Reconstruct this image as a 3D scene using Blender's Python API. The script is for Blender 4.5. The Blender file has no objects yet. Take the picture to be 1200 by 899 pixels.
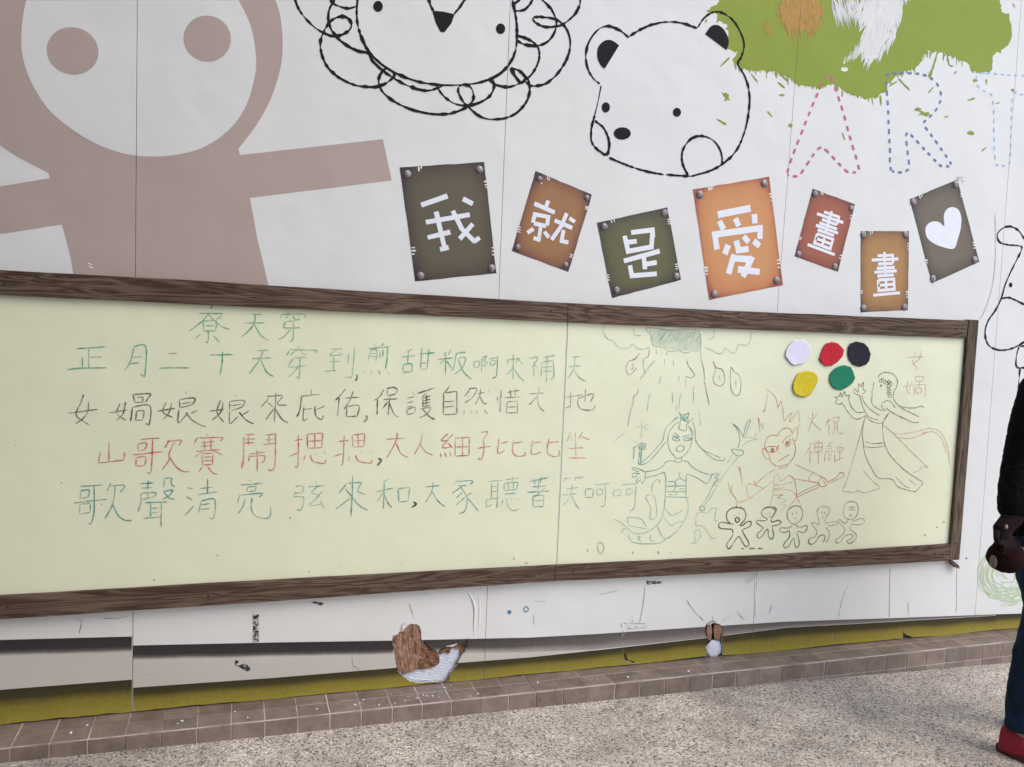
import bpy, bmesh, math, random
from mathutils import Vector, Matrix
from mathutils.noise import noise as pnoise

S = bpy.context.scene
C = S.collection
random.seed(7)

# ------------------------------------------------------------------ camera
# x runs along the wall, y into it (its face is y = 0), z up; kerb top at z = 0.10
FOC, CX, CY, DIST, EYE = 992.0, 600.0, 449.5, 3.4235, 1.655
RM = Matrix(((0.95062306, 0.01671322, 0.3098975),
             (-0.30760138, -0.08181057, 0.94799179),
             (0.04119689, -0.99650775, -0.07263)))
cam_d = bpy.data.cameras.new('camera')
cam = bpy.data.objects.new('camera', cam_d)
C.objects.link(cam)
cam_d.sensor_width = 36.0
cam_d.lens = FOC / 1200.0 * 36.0
cam_d.clip_start = 0.05
cam_d.clip_end = 500.0
r_, u_, b_ = RM @ Vector((1, 0, 0)), RM @ Vector((0, -1, 0)), RM @ Vector((0, 0, -1))
cam.matrix_world = Matrix(((r_.x, u_.x, b_.x, 0), (r_.y, u_.y, b_.y, -DIST), (r_.z, u_.z, b_.z, EYE), (0, 0, 0, 1)))
S.camera = cam

# ------------------------------------------------------------------ daylight (soft, overcast)
SUN_EL, SUN_AZ = math.radians(50), math.radians(140)      # azimuth clockwise from +y: in front of the wall, to the right
w = bpy.data.worlds.new('World'); S.world = w; w.use_nodes = True
nt = w.node_tree; bg = nt.nodes['Background']
sky = nt.nodes.new('ShaderNodeTexSky'); sky.sky_type = 'NISHITA'; sky.sun_disc = False
sky.sun_elevation = SUN_EL; sky.sun_rotation = SUN_AZ
sky.air_density = 1.0; sky.dust_density = 1.6; sky.ozone_density = 1.0
nt.links.new(sky.outputs[0], bg.inputs[0]); bg.inputs[1].default_value = 0.15
sd = bpy.data.lights.new('sun', 'SUN'); sd.energy = 0.5; sd.angle = math.radians(40); sd.color = (1.0, 0.96, 0.91)
so = bpy.data.objects.new('sun', sd); C.objects.link(so)
sv = Vector((math.sin(SUN_AZ) * math.cos(SUN_EL), math.cos(SUN_AZ) * math.cos(SUN_EL), math.sin(SUN_EL)))
so.rotation_euler = sv.to_track_quat('Z', 'Y').to_euler(); so.location = (3, -3, 6)
S.view_settings.view_transform = 'Standard'; S.view_settings.look = 'None'
S.view_settings.gamma = 1.0; S.view_settings.use_curve_mapping = False
S.view_settings.exposure = 1.13

# ------------------------------------------------------------------ helpers
def P(u, v, y=0.0):
    """point of the plane at depth y that the traced point (u, v) of the drawing stands for"""
    r = RM @ Vector((u - CX, v - CY, FOC))
    t = (DIST + y) / r.y
    return Vector((r.x * t, y, r.z * t + EYE))

def lin(c):
    return tuple(((x / 255) / 12.92 if x / 255 <= 0.04045 else ((x / 255 + 0.055) / 1.055) ** 2.4) for x in c)

BASE = {}
def link(name, bm, mats, parent=None, smooth=False):
    me = bpy.data.meshes.new(name)
    bm.to_mesh(me); bm.free()
    if smooth:
        for p in me.polygons: p.use_smooth = True
    for m in (mats if isinstance(mats, (list, tuple)) else [mats]): me.materials.append(m)
    o = bpy.data.objects.new(name, me); C.objects.link(o)
    if parent:
        o.parent = parent; o.location = -BASE.get(parent.name, Vector((0, 0, 0)))
    return o

def tag(o, label=None, cat=None, group=None, kind=None):
    if label: o['label'] = label
    if cat: o['category'] = cat
    if group: o['group'] = group
    if kind: o['kind'] = kind
    return o

def empty(name, loc=(0, 0, 0)):
    o = bpy.data.objects.new(name, None); C.objects.link(o); o.location = loc
    o.empty_display_size = 0.1; BASE[o.name] = Vector(loc)
    return o

def box(bm, x0, x1, y0, y1, z0, z1):
    v = [bm.verts.new((x, y, z)) for x in (x0, x1) for y in (y0, y1) for z in (z0, z1)]
    for f in ((0, 1, 3, 2), (4, 6, 7, 5), (0, 4, 5, 1), (2, 3, 7, 6), (0, 2, 6, 4), (1, 5, 7, 3)):
        bm.faces.new([v[i] for i in f])

def pts(s, o=(0, 0), k=1.0):
    return [(o[0] + float(a) / k, o[1] + float(b) / k) for a, b in (q.split(',') for q in s.split())]

def strokes(s, o, k):
    return [pts(q, o, k) for q in s.split(';') if q.strip()]

def smooth_path(p, n=5):
    if len(p) < 3: return p
    closed = (Vector(p[0]) - Vector(p[-1])).length < 1e-6
    out = []
    for i in range(len(p) - 1):
        p0 = Vector(p[i - 1] if i > 0 else (p[-2] if closed else p[0]))
        p1, p2 = Vector(p[i]), Vector(p[i + 1])
        p3 = Vector(p[i + 2] if i + 2 < len(p) else (p[1] if closed else p[-1]))
        for j in range(n):
            t = j / n
            out.append(0.5 * ((2 * p1) + (p2 - p0) * t + (2 * p0 - 5 * p1 + 4 * p2 - p3) * t * t + (3 * p1 - p0 - 3 * p2 + p3) * t ** 3))
    out.append(Vector(p[-1]))
    return [(q[0], q[1]) for q in out]

YS = [0]
def ribbon(bm, path, y, width, rough=0.25, taper=0.5, seed=0):
    """a thin inked line lying on the plane y; path in drawing points"""
    w3 = [P(a, b, y) for a, b in path]
    # resample
    q = [w3[0]]
    for a, b in zip(w3, w3[1:]):
        n = max(1, int((b - a).length / 0.009))
        for i in range(1, n + 1): q.append(a.lerp(b, i / n))
    if len(q) < 2: return
    YS[0] = (YS[0] + 1) % 40
    y0 = y - 0.000012 * YS[0]
    L, R = [], []
    for i, c in enumerate(q):
        t = (q[min(i + 1, len(q) - 1)] - q[max(i - 1, 0)])
        if t.length < 1e-9: t = Vector((1, 0, 0))
        t.normalize(); nrm = Vector((-t.z, 0, t.x))
        e = min(i, len(q) - 1 - i)
        wd = width * 0.5 * max(.25, 1 + rough * pnoise(Vector((c.x * 42, c.z * 42, seed))) + rough * .6 * pnoise(Vector((c.x * 110, c.z * 110, seed + 4)))) * (taper if e == 0 else 1.0)
        yy = y0 - 0.000004 * i
        a = c + nrm * wd * (1 + rough * 0.5 * pnoise(Vector((c.x * 150, c.z * 150, 3)))); b = c - nrm * wd
        L.append(bm.verts.new((a.x, yy, a.z))); R.append(bm.verts.new((b.x, yy, b.z)))
    for i in range(len(q) - 1):
        bm.faces.new((L[i], R[i], R[i + 1], L[i + 1]))

def ink(name, data, o, k, y, width, mat, parent, curve=True, label=None, rough=0.25, taper=0.5, cut=False):
    bm = bmesh.new()
    for i, st in enumerate(strokes(data, o, k) if isinstance(data, str) else data):
        ribbon(bm, smooth_path(st) if curve else st, y, width, rough, taper, i)
    if cut: seam_cut(bm)
    ob = link(name, bm, mat, parent)
    if label: ob['label'] = label
    return ob

def poly(bm, path, y):
    w3 = [P(a, b, y) for a, b in path]
    f = bm.faces.new([bm.verts.new(p) for p in w3])
    if f.normal.y > 0 or f.calc_area() == 0: pass
    f.normal_update()
    if f.normal.y > 0: f.normal_flip()
    return f

def oval(cx, cy, rx, ry, o, k, rot=0, n=28, wob=0.0):
    out = []
    for i in range(n):
        a = 2 * math.pi * i / n
        s = 1 + wob * pnoise(Vector((math.cos(a) * 2 + cx, math.sin(a) * 2, cy)))
        x, z = rx * s * math.cos(a), ry * s * math.sin(a)
        out.append((o[0] + (cx + x * math.cos(rot) - z * math.sin(rot)) / k, o[1] + (cy + x * math.sin(rot) + z * math.cos(rot)) / k))
    return out

def tri(bm): bmesh.ops.triangulate(bm, faces=bm.faces[:])

def bisect(bm, co, no):
    bmesh.ops.bisect_plane(bm, geom=bm.verts[:] + bm.edges[:] + bm.faces[:], plane_co=co, plane_no=no, dist=1e-6)

SEAMS = [((161, 0), (155, 838)), ((597, 27), (568, 773)), ((939, 0), (911, 364)), ((1197, 0), (1143, 715))]
SEAMW = [(P(*a), P(*b)) for a, b in SEAMS]
def seam_cut(bm, gap=0.0009):
    """open the narrow joints between the sheets of the mural"""
    tri(bm)
    for a, b in SEAMW + [(Vector((-1.76, 0, 3)), Vector((-1.76, 0, 0))), (Vector((5.1, 0, 3)), Vector((5.1, 0, 0)))]:
        d = (b - a).normalized(); n = Vector((-d.z, 0, d.x))
        xs = [v.co.x for v in bm.verts]
        if not xs or min(xs) > a.x + 0.1 or max(xs) < a.x - 0.1: continue
        for s in (-1, 1): bisect(bm, a + n * gap * s, n)
        kill = [f for f in bm.faces if abs((f.calc_center_median() - a).dot(n)) < gap * 0.98]
        bmesh.ops.delete(bm, geom=kill, context='FACES')

def inside(p, poly2):
    r = False; j = len(poly2) - 1
    for i in range(len(poly2)):
        xi, zi = poly2[i]; xj, zj = poly2[j]
        if (zi > p[1]) != (zj > p[1]) and p[0] < (xj - xi) * (p[1] - zi) / (zj - zi) + xi: r = not r
        j = i
    return r

def hole_cut(bm, path):
    """cut the torn outline through a sheet"""
    w3 = [P(a, b) for a, b in path]; p2 = [(v.x, v.z) for v in w3]
    x0, x1 = min(p[0] for p in p2), max(p[0] for p in p2); z0, z1 = min(p[1] for p in p2), max(p[1] for p in p2)
    for co, no in (((x0, 0, 0), (1, 0, 0)), ((x1, 0, 0), (1, 0, 0)), ((0, 0, z0), (0, 0, 1)), ((0, 0, z1), (0, 0, 1))):
        bisect(bm, co, no)
    for i in range(len(w3)):
        a, b = w3[i], w3[(i + 1) % len(w3)]; d = b - a
        near = [f for f in bm.faces if x0 - 1e-4 < f.calc_center_median().x < x1 + 1e-4 and z0 - 1e-4 < f.calc_center_median().z < z1 + 1e-4]
        if not near: return
        geom = list({v for f in near for v in f.verts}) + list({e for f in near for e in f.edges}) + near
        bmesh.ops.bisect_plane(bm, geom=geom, plane_co=a, plane_no=(-d.z, 0, d.x), dist=1e-6)
    kill = [f for f in bm.faces if inside((f.calc_center_median().x, f.calc_center_median().z), p2)]
    bmesh.ops.delete(bm, geom=kill, context='FACES')

# ------------------------------------------------------------------ materials
def mat(name, col, rough=0.6, var=0.0, vscale=6.0, var2=None, bump=0.0, bscale=200.0, metal=0.0, spec=0.5):
    m = bpy.data.materials.new(name); m.use_nodes = True
    n, l = m.node_tree.nodes, m.node_tree.links
    b = n['Principled BSDF']; b.inputs['Roughness'].default_value = rough; b.inputs['Metallic'].default_value = metal
    b.inputs['Specular IOR Level'].default_value = spec
    b.inputs['Base Color'].default_value = (*col, 1)
    tc = n.new('ShaderNodeTexCoord')
    if var > 0 or var2:
        t = n.new('ShaderNodeTexNoise'); t.inputs['Scale'].default_value = vscale; t.inputs['Detail'].default_value = 7; t.inputs['Roughness'].default_value = 0.65
        l.new(tc.outputs['Object'], t.inputs['Vector'])
        r = n.new('ShaderNodeValToRGB'); r.color_ramp.elements[0].position = 0.32; r.color_ramp.elements[1].position = 0.68
        c2 = var2 or col
        r.color_ramp.elements[0].color = (*[x * (1 - var) for x in c2], 1); r.color_ramp.elements[1].color = (*[min(1, x * (1 + var)) for x in col], 1)
        l.new(t.outputs['Fac'], r.inputs['Fac']); l.new(r.outputs['Color'], b.inputs['Base Color'])
    if bump > 0:
        t2 = n.new('ShaderNodeTexNoise'); t2.inputs['Scale'].default_value = bscale; t2.inputs['Detail'].default_value = 5
        l.new(tc.outputs['Object'], t2.inputs['Vector'])
        bp = n.new('ShaderNodeBump'); bp.inputs['Strength'].default_value = 1.0; bp.inputs['Distance'].default_value = bump
        l.new(t2.outputs['Fac'], bp.inputs['Height']); l.new(bp.outputs['Normal'], b.inputs['Normal'])
    return m

def sheet_mat(name, col, dirt=(0.45, 0.42, 0.38), amount=0.10, rough=0.5, spec=0.35):
    """printed vinyl: soft mottling, sparse scuffs and specks of dirt, faint waviness"""
    m = mat(name, col, rough, 0.018, 1.3, spec=spec)
    n, l = m.node_tree.nodes, m.node_tree.links; b = n['Principled BSDF']
    src = b.inputs['Base Color'].links[0].from_socket
    tc = n.new('ShaderNodeTexCoord'); prev = src
    for sc, lo, hi, amt, st in ((3.0, .56, .80, amount, (1, 1, .35)), (38.0, .70, .76, amount * 2.2, (1, 1, 1)), (9.0, .66, .8, amount * 1.4, (1, 1, 2.5))):
        mp = n.new('ShaderNodeMapping'); mp.inputs['Scale'].default_value = st
        t = n.new('ShaderNodeTexNoise'); t.inputs['Scale'].default_value = sc; t.inputs['Detail'].default_value = 6; t.inputs['Roughness'].default_value = .6
        l.new(tc.outputs['Object'], mp.inputs['Vector']); l.new(mp.outputs['Vector'], t.inputs['Vector'])
        mr = n.new('ShaderNodeMapRange'); mr.inputs['From Min'].default_value = lo; mr.inputs['From Max'].default_value = hi; mr.inputs['To Max'].default_value = amt
        l.new(t.outputs['Fac'], mr.inputs['Value'])
        mx = n.new('ShaderNodeMix'); mx.data_type = 'RGBA'; mx.inputs['B'].default_value = (*dirt, 1)
        l.new(mr.outputs['Result'], mx.inputs['Factor']); l.new(prev, mx.inputs['A']); prev = mx.outputs['Result']
    l.new(prev, b.inputs['Base Color'])
    t = n.new('ShaderNodeTexNoise'); t.inputs['Scale'].default_value = 2.6; t.inputs['Detail'].default_value = 3
    l.new(tc.outputs['Object'], t.inputs['Vector'])
    bp = n.new('ShaderNodeBump'); bp.inputs['Strength'].default_value = 1; bp.inputs['Distance'].default_value = 0.012
    l.new(t.outputs['Fac'], bp.inputs['Height']); l.new(bp.outputs['Normal'], b.inputs['Normal'])
    return m

def marker_mat(name, col, ground, wear=0.35):
    """felt-tip ink that lies thinner here and there, so the board shows through"""
    m = mat(name, col, 0.6, spec=.2); n, l = m.node_tree.nodes, m.node_tree.links; b = n['Principled BSDF']
    tc = n.new('ShaderNodeTexCoord'); prev = None
    t = n.new('ShaderNodeTexNoise'); t.inputs['Scale'].default_value = 22; t.inputs['Detail'].default_value = 8; t.inputs['Roughness'].default_value = .7
    l.new(tc.outputs['Object'], t.inputs['Vector'])
    mr = n.new('ShaderNodeMapRange'); mr.inputs['From Min'].default_value = .38; mr.inputs['From Max'].default_value = .66
    mr.inputs['To Min'].default_value = max(0, wear - .3); mr.inputs['To Max'].default_value = min(.92, wear + .32)
    l.new(t.outputs['Fac'], mr.inputs['Value'])
    mx = n.new('ShaderNodeMix'); mx.data_type = 'RGBA'; mx.inputs['A'].default_value = (*col, 1); mx.inputs['B'].default_value = (*ground, 1)
    l.new(mr.outputs['Result'], mx.inputs['Factor']); l.new(mx.outputs['Result'], b.inputs['Base Color'])
    return m

def band_mat(name, stops, near=None, rough=0.5):
    """printed colour band: the print itself fades from one edge to the other (UV v)"""
    m = mat(name, (1, 1, 1), rough, spec=.12); n, l = m.node_tree.nodes, m.node_tree.links; b = n['Principled BSDF']
    uv = n.new('ShaderNodeUVMap'); uv.uv_map = 'UVMap'; sp = n.new('ShaderNodeSeparateXYZ'); l.new(uv.outputs[0], sp.inputs[0])
    tc = n.new('ShaderNodeTexCoord'); t = n.new('ShaderNodeTexNoise'); t.inputs['Scale'].default_value = 5; t.inputs['Detail'].default_value = 6
    l.new(tc.outputs['Object'], t.inputs['Vector'])
    ma = n.new('ShaderNodeMath'); ma.operation = 'MULTIPLY_ADD'; ma.inputs[1].default_value = .22; ma.inputs[2].default_value = -.11
    l.new(t.outputs['Fac'], ma.inputs[0])
    ad = n.new('ShaderNodeMath'); ad.operation = 'ADD'; l.new(sp.outputs['Y'], ad.inputs[0]); l.new(ma.outputs[0], ad.inputs[1])
    r = n.new('ShaderNodeValToRGB'); l.new(ad.outputs[0], r.inputs['Fac'])
    e = r.color_ramp.elements
    e[0].position, e[0].color = stops[0][0], (*stops[0][1], 1); e[1].position, e[1].color = stops[-1][0], (*stops[-1][1], 1)
    for p, c in stops[1:-1]:
        q = e.new(p); q.color = (*c, 1)
    src = r.outputs['Color']
    if near:                                               # the ink of the other end of the band, blended along its length
        r2 = n.new('ShaderNodeValToRGB'); l.new(ad.outputs[0], r2.inputs['Fac']); e = r2.color_ramp.elements
        e[0].position, e[0].color = near[0][0], (*near[0][1], 1); e[1].position, e[1].color = near[-1][0], (*near[-1][1], 1)
        for p, c in near[1:-1]:
            q = e.new(p); q.color = (*c, 1)
        mm = n.new('ShaderNodeMix'); mm.data_type = 'RGBA'; l.new(sp.outputs['X'], mm.inputs['Factor']); l.new(r2.outputs['Color'], mm.inputs['A']); l.new(src, mm.inputs['B']); src = mm.outputs['Result']
    t3 = n.new('ShaderNodeTexNoise'); t3.inputs['Scale'].default_value = 60; t3.inputs['Detail'].default_value = 6
    l.new(tc.outputs['Object'], t3.inputs['Vector'])
    mr = n.new('ShaderNodeMapRange'); mr.inputs['From Min'].default_value = .3; mr.inputs['From Max'].default_value = .7; mr.inputs['To Min'].default_value = .9; mr.inputs['To Max'].default_value = 1.08
    l.new(t3.outputs['Fac'], mr.inputs['Value'])
    mx = n.new('ShaderNodeVectorMath'); mx.operation = 'SCALE'; l.new(src, mx.inputs[0]); l.new(mr.outputs['Result'], mx.inputs['Scale'])
    l.new(mx.outputs[0], b.inputs['Base Color'])
    return m

def wood_mat(name, axis, dark, mid, light, knots=True):
    m = mat(name, mid, 0.7, spec=.2); n, l = m.node_tree.nodes, m.node_tree.links; b = n['Principled BSDF']
    tc = n.new('ShaderNodeTexCoord'); mp = n.new('ShaderNodeMapping')
    mp.inputs['Scale'].default_value = (1.6, 22, 22) if axis == 'x' else (22, 22, 1.6)
    l.new(tc.outputs['Object'], mp.inputs['Vector'])
    base = n.new('ShaderNodeTexNoise'); base.inputs['Scale'].default_value = 1.2; base.inputs['Detail'].default_value = 3; base.inputs['Distortion'].default_value = .6
    l.new(mp.outputs[0], base.inputs['Vector'])
    # growth rings: bands cut out of the smooth noise field
    mu = n.new('ShaderNodeMath'); mu.operation = 'MULTIPLY'; mu.inputs[1].default_value = 14.0; l.new(base.outputs['Fac'], mu.inputs[0])
    fr = n.new('ShaderNodeMath'); fr.operation = 'PINGPONG'; fr.inputs[1].default_value = 1.0; l.new(mu.outputs[0], fr.inputs[0])
    mp2 = n.new('ShaderNodeMapping'); mp2.inputs['Scale'].default_value = (5, 260, 260) if axis == 'x' else (260, 260, 5)
    l.new(tc.outputs['Object'], mp2.inputs['Vector'])
    fine = n.new('ShaderNodeTexNoise'); fine.inputs['Scale'].default_value = 1.0; fine.inputs['Detail'].default_value = 4
    l.new(mp2.outputs[0], fine.inputs['Vector'])
    mix = n.new('ShaderNodeMath'); mix.operation = 'MULTIPLY_ADD'; mix.inputs[1].default_value = .62
    l.new(fr.outputs[0], mix.inputs[0])
    f2 = n.new('ShaderNodeMath'); f2.operation = 'MULTIPLY'; f2.inputs[1].default_value = .30; l.new(fine.outputs['Fac'], f2.inputs[0]); l.new(f2.outputs[0], mix.inputs[2])
    r = n.new('ShaderNodeValToRGB'); e = r.color_ramp.elements
    e[0].position, e[0].color = .12, (*dark, 1); e[1].position, e[1].color = .92, (*light, 1); q = e.new(.45); q.color = (*mid, 1)
    l.new(mix.outputs[0], r.inputs['Fac'])
    big = n.new('ShaderNodeTexNoise'); big.inputs['Scale'].default_value = 1.7; big.inputs['Detail'].default_value = 5; l.new(tc.outputs['Object'], big.inputs['Vector'])
    mr = n.new('ShaderNodeMapRange'); mr.inputs['From Min'].default_value = .3; mr.inputs['From Max'].default_value = .7; mr.inputs['To Min'].default_value = .75; mr.inputs['To Max'].default_value = 1.25
    l.new(big.outputs['Fac'], mr.inputs['Value'])
    sc = n.new('ShaderNodeVectorMath'); sc.operation = 'SCALE'; l.new(r.outputs['Color'], sc.inputs[0]); l.new(mr.outputs['Result'], sc.inputs['Scale'])
    l.new(sc.outputs[0], b.inputs['Base Color'])
    bp = n.new('ShaderNodeBump'); bp.inputs['Distance'].default_value = .0016; bp.inputs['Strength'].default_value = 1
    l.new(mix.outputs[0], bp.inputs['Height']); l.new(bp.outputs['Normal'], b.inputs['Normal'])
    return m

# ------------------------------------------------------------------ unseen blocks added to keep skylight off the left; open sky to the right
M0 = mat('sky blocker grey', (0.30, 0.285, 0.26), .9, .06, 3, bump=.001, bscale=40)
M1 = mat('side blocker dark', (0.17, 0.155, 0.14), .8, .1, 3, bump=.001, bscale=40)
RZ = 6.0
bm = bmesh.new(); box(bm, -9, 1.5, -9.0, -4.9, -.2, 9.5)
tag(link('added_sky_blocker', bm, M0), 'unseen block added opposite the mural wall to hold back skylight on its left', 'light blocker')
bm = bmesh.new(); box(bm, -2.5, -2.25, -4.89, .0, -.1, RZ - .002)
tag(link('added_side_blocker', bm, M1), 'unseen dark block added at the left to hold back skylight', 'wall')

# ------------------------------------------------------------------ colours and materials
BOARD_C = (0.76, 0.765, 0.55)
M = {}
M['vinyl'] = sheet_mat('printed vinyl white', (0.69, 0.68, 0.65))
M['paper_white'] = sheet_mat('white print', (0.68, 0.67, 0.64))
M['taupe'] = sheet_mat('taupe print', (0.43, 0.338, 0.30), amount=.05, spec=.2)
M['ink'] = mat('black print', (0.016, 0.013, 0.014), .7, spec=.12)
M['green'] = sheet_mat('olive green print', (0.245, 0.305, 0.042), (0.40, 0.42, 0.15), .16, spec=.15)
M['orange_smear'] = mat('orange brush print', (0.50, 0.26, 0.075), .6, .08, 30, (0.42, 0.27, 0.08), spec=.15)
M['pink'] = mat('pink print', (0.46, 0.09, 0.15), .5, .1, 30)
M['blue'] = mat('blue print', (0.085, 0.15, 0.33), .5, .1, 30)
M['sky'] = mat('light blue print', (0.30, 0.46, 0.66), .5, .1, 30)
M['white_print'] = mat('white lettering print', (0.74, 0.75, 0.79), .5, .03, 20)
M['crack'] = mat('crack in the vinyl', (0.25, 0.245, 0.245), .8, .35, 25)
M['scuff'] = mat('grey scuff', (0.40, 0.395, 0.39), .8, .25, 70, (0.52, 0.52, 0.52))
M['rivet'] = mat('dull steel', (0.24, 0.21, 0.215), .5, .4, 90, metal=.5)
M['board'] = sheet_mat('cream writing board', BOARD_C, (0.42, 0.42, 0.33), .07, .30, .5)
M['board_edge'] = mat('white board edge', (0.75, 0.75, 0.68), .5)
M['wood_x'] = wood_mat('weathered brown wood, long grain', 'x', (0.046, 0.025, 0.016), (0.096, 0.060, 0.040), (0.168, 0.116, 0.082))
M['wood_z'] = wood_mat('weathered brown wood, upright grain', 'z', (0.045, 0.027, 0.018), (0.105, 0.070, 0.048), (0.17, 0.122, 0.088))
M['screw'] = mat('dark screw', (0.05, 0.042, 0.036), .5, .3, 80, metal=.5)
M['core'] = mat('brown hardboard backing', (0.055, 0.045, 0.04), .9, .2, 20)
M['plaster'] = mat('white plaster wall', (0.62, 0.64, 0.70), .85, .1, 30, bump=.003, bscale=60)
M['ply'] = mat('broken plywood', (0.37, 0.225, 0.155), .9, .12, 34, (0.21, 0.11, 0.068), bump=.004, bscale=75, spec=.15)
M['ply_dark'] = mat('splintered plywood core', (0.30, 0.165, 0.10), .9, .15, 60, (0.10, 0.045, 0.025), bump=.005, bscale=130, spec=.15)
G_, R_, K_, T_ = (0.07, 0.33, 0.17), (0.52, 0.09, 0.07), (0.06, 0.055, 0.045), (0.07, 0.27, 0.25)
M['m_green'] = marker_mat('green marker', G_, BOARD_C, .24)
M['m_green_faint'] = marker_mat('faint green marker', G_, BOARD_C, .46)
M['m_black'] = marker_mat('dark marker', K_, BOARD_C, .24)
M['m_black_faint'] = marker_mat('faint dark marker', K_, BOARD_C, .45)
M['m_red'] = marker_mat('red marker', R_, BOARD_C, .24)
M['m_red_faint'] = marker_mat('faint red marker', R_, BOARD_C, .46)
M['m_teal'] = marker_mat('teal marker', T_, BOARD_C, .24)
M['m_teal_faint'] = marker_mat('faint teal marker', T_, BOARD_C, .48)
M['m_grey'] = marker_mat('grey marker', K_, BOARD_C, .34)
M['m_pink'] = marker_mat('pink marker', (0.58, 0.20, 0.22), BOARD_C, .42)
M['m_solid'] = marker_mat('fresh black marker', (0.03, 0.028, 0.025), BOARD_C, .12)

def tile_mat():
    m = mat('brown glazed kerb tile', (0.21, 0.16, 0.145), .38); n, l = m.node_tree.nodes, m.node_tree.links; b = n['Principled BSDF']
    oi = n.new('ShaderNodeObjectInfo'); tc = n.new('ShaderNodeTexCoord')
    ge = n.new('ShaderNodeNewGeometry')
    t = n.new('ShaderNodeTexNoise'); t.inputs['Scale'].default_value = 14; t.inputs['Detail'].default_value = 8; t.inputs['Roughness'].default_value = .7
    l.new(ge.outputs['Position'], t.inputs['Vector'])
    r = n.new('ShaderNodeValToRGB'); e = r.color_ramp.elements
    e[0].position, e[0].color = .3, (0.140, 0.100, 0.080, 1); e[1].position, e[1].color = .72, (0.27, 0.208, 0.172, 1)
    l.new(t.outputs['Fac'], r.inputs['Fac'])
    mr = n.new('ShaderNodeMapRange'); mr.inputs['To Min'].default_value = .86; mr.inputs['To Max'].default_value = 1.14; l.new(oi.outputs['Random'], mr.inputs['Value'])
    sc = n.new('ShaderNodeVectorMath'); sc.operation = 'SCALE'; l.new(r.outputs['Color'], sc.inputs[0]); l.new(mr.outputs['Result'], sc.inputs['Scale'])
    l.new(sc.outputs[0], b.inputs['Base Color'])
    t2 = n.new('ShaderNodeTexNoise'); t2.inputs['Scale'].default_value = 320; l.new(ge.outputs['Position'], t2.inputs['Vector'])
    bp = n.new('ShaderNodeBump'); bp.inputs['Distance'].default_value = .0006; l.new(t2.outputs['Fac'], bp.inputs['Height']); l.new(bp.outputs['Normal'], b.inputs['Normal'])
    return m
M['tile'] = tile_mat()
M['grout'] = mat('kerb grout', (0.50, 0.42, 0.37), .9, .3, 4, (0.17, 0.135, 0.115), bump=.001, bscale=150)

def floor_mat():
    """washed pebble floor: small cream, tan, grey and black stones in mortar"""
    m = mat('washed pebble floor', (0.3, 0.27, 0.24), .75); n, l = m.node_tree.nodes, m.node_tree.links; b = n['Principled BSDF']
    tc = n.new('ShaderNodeTexCoord')
    vo = n.new('ShaderNodeTexVoronoi'); vo.inputs['Scale'].default_value = 150; l.new(tc.outputs['Object'], vo.inputs['Vector'])
    sp = n.new('ShaderNodeSeparateColor'); l.new(vo.outputs['Color'], sp.inputs[0])
    r = n.new('ShaderNodeValToRGB'); r.color_ramp.interpolation = 'CONSTANT'; e = r.color_ramp.elements
    e[0].position, e[0].color = 0, (0.085, 0.070, 0.058, 1); e[1].position, e[1].color = .13, (0.31, 0.24, 0.18, 1)
    for p, c in ((.25, (0.50, 0.415, 0.325)), (.45, (0.66, 0.55, 0.44)), (.68, (0.55, 0.485, 0.41)), (.86, (0.78, 0.72, 0.63))):
        q = e.new(p); q.color = (*c, 1)
    l.new(sp.outputs[0], r.inputs['Fac'])
    v2 = n.new('ShaderNodeTexVoronoi'); v2.feature = 'DISTANCE_TO_EDGE'; v2.inputs['Scale'].default_value = 150; l.new(tc.outputs['Object'], v2.inputs['Vector'])
    mr = n.new('ShaderNodeMapRange'); mr.inputs['From Min'].default_value = .02; mr.inputs['From Max'].default_value = .10; l.new(v2.outputs['Distance'], mr.inputs['Value'])
    mx = n.new('ShaderNodeMix'); mx.data_type = 'RGBA'; mx.inputs['A'].default_value = (0.38, 0.32, 0.26, 1); l.new(mr.outputs['Result'], mx.inputs['Factor']); l.new(r.outputs['Color'], mx.inputs['B'])
    # wider patches where dirt has settled, and a few damp-looking stains
    prev = mx.outputs['Result']
    for sc_, lo, hi, a, bb in ((2.3, .35, .68, .74, 1.14), (.9, .35, .65, .88, 1.1), (9, .3, .7, .86, 1.12)):
        t = n.new('ShaderNodeTexNoise'); t.inputs['Scale'].default_value = sc_; t.inputs['Detail'].default_value = 6; t.inputs['Roughness'].default_value = .6; l.new(tc.outputs['Object'], t.inputs['Vector'])
        m2 = n.new('ShaderNodeMapRange'); m2.inputs['From Min'].default_value = lo; m2.inputs['From Max'].default_value = hi; m2.inputs['To Min'].default_value = a; m2.inputs['To Max'].default_value = bb
        l.new(t.outputs['Fac'], m2.inputs['Value'])
        s2 = n.new('ShaderNodeVectorMath'); s2.operation = 'SCALE'; l.new(prev, s2.inputs[0]); l.new(m2.outputs['Result'], s2.inputs['Scale']); prev = s2.outputs[0]
    l.new(prev, b.inputs['Base Color'])
    bp = n.new('ShaderNodeBump'); bp.inputs['Distance'].default_value = .0012; l.new(mr.outputs['Result'], bp.inputs['Height']); l.new(bp.outputs['Normal'], b.inputs['Normal'])
    return m
M['floor'] = floor_mat()

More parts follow.
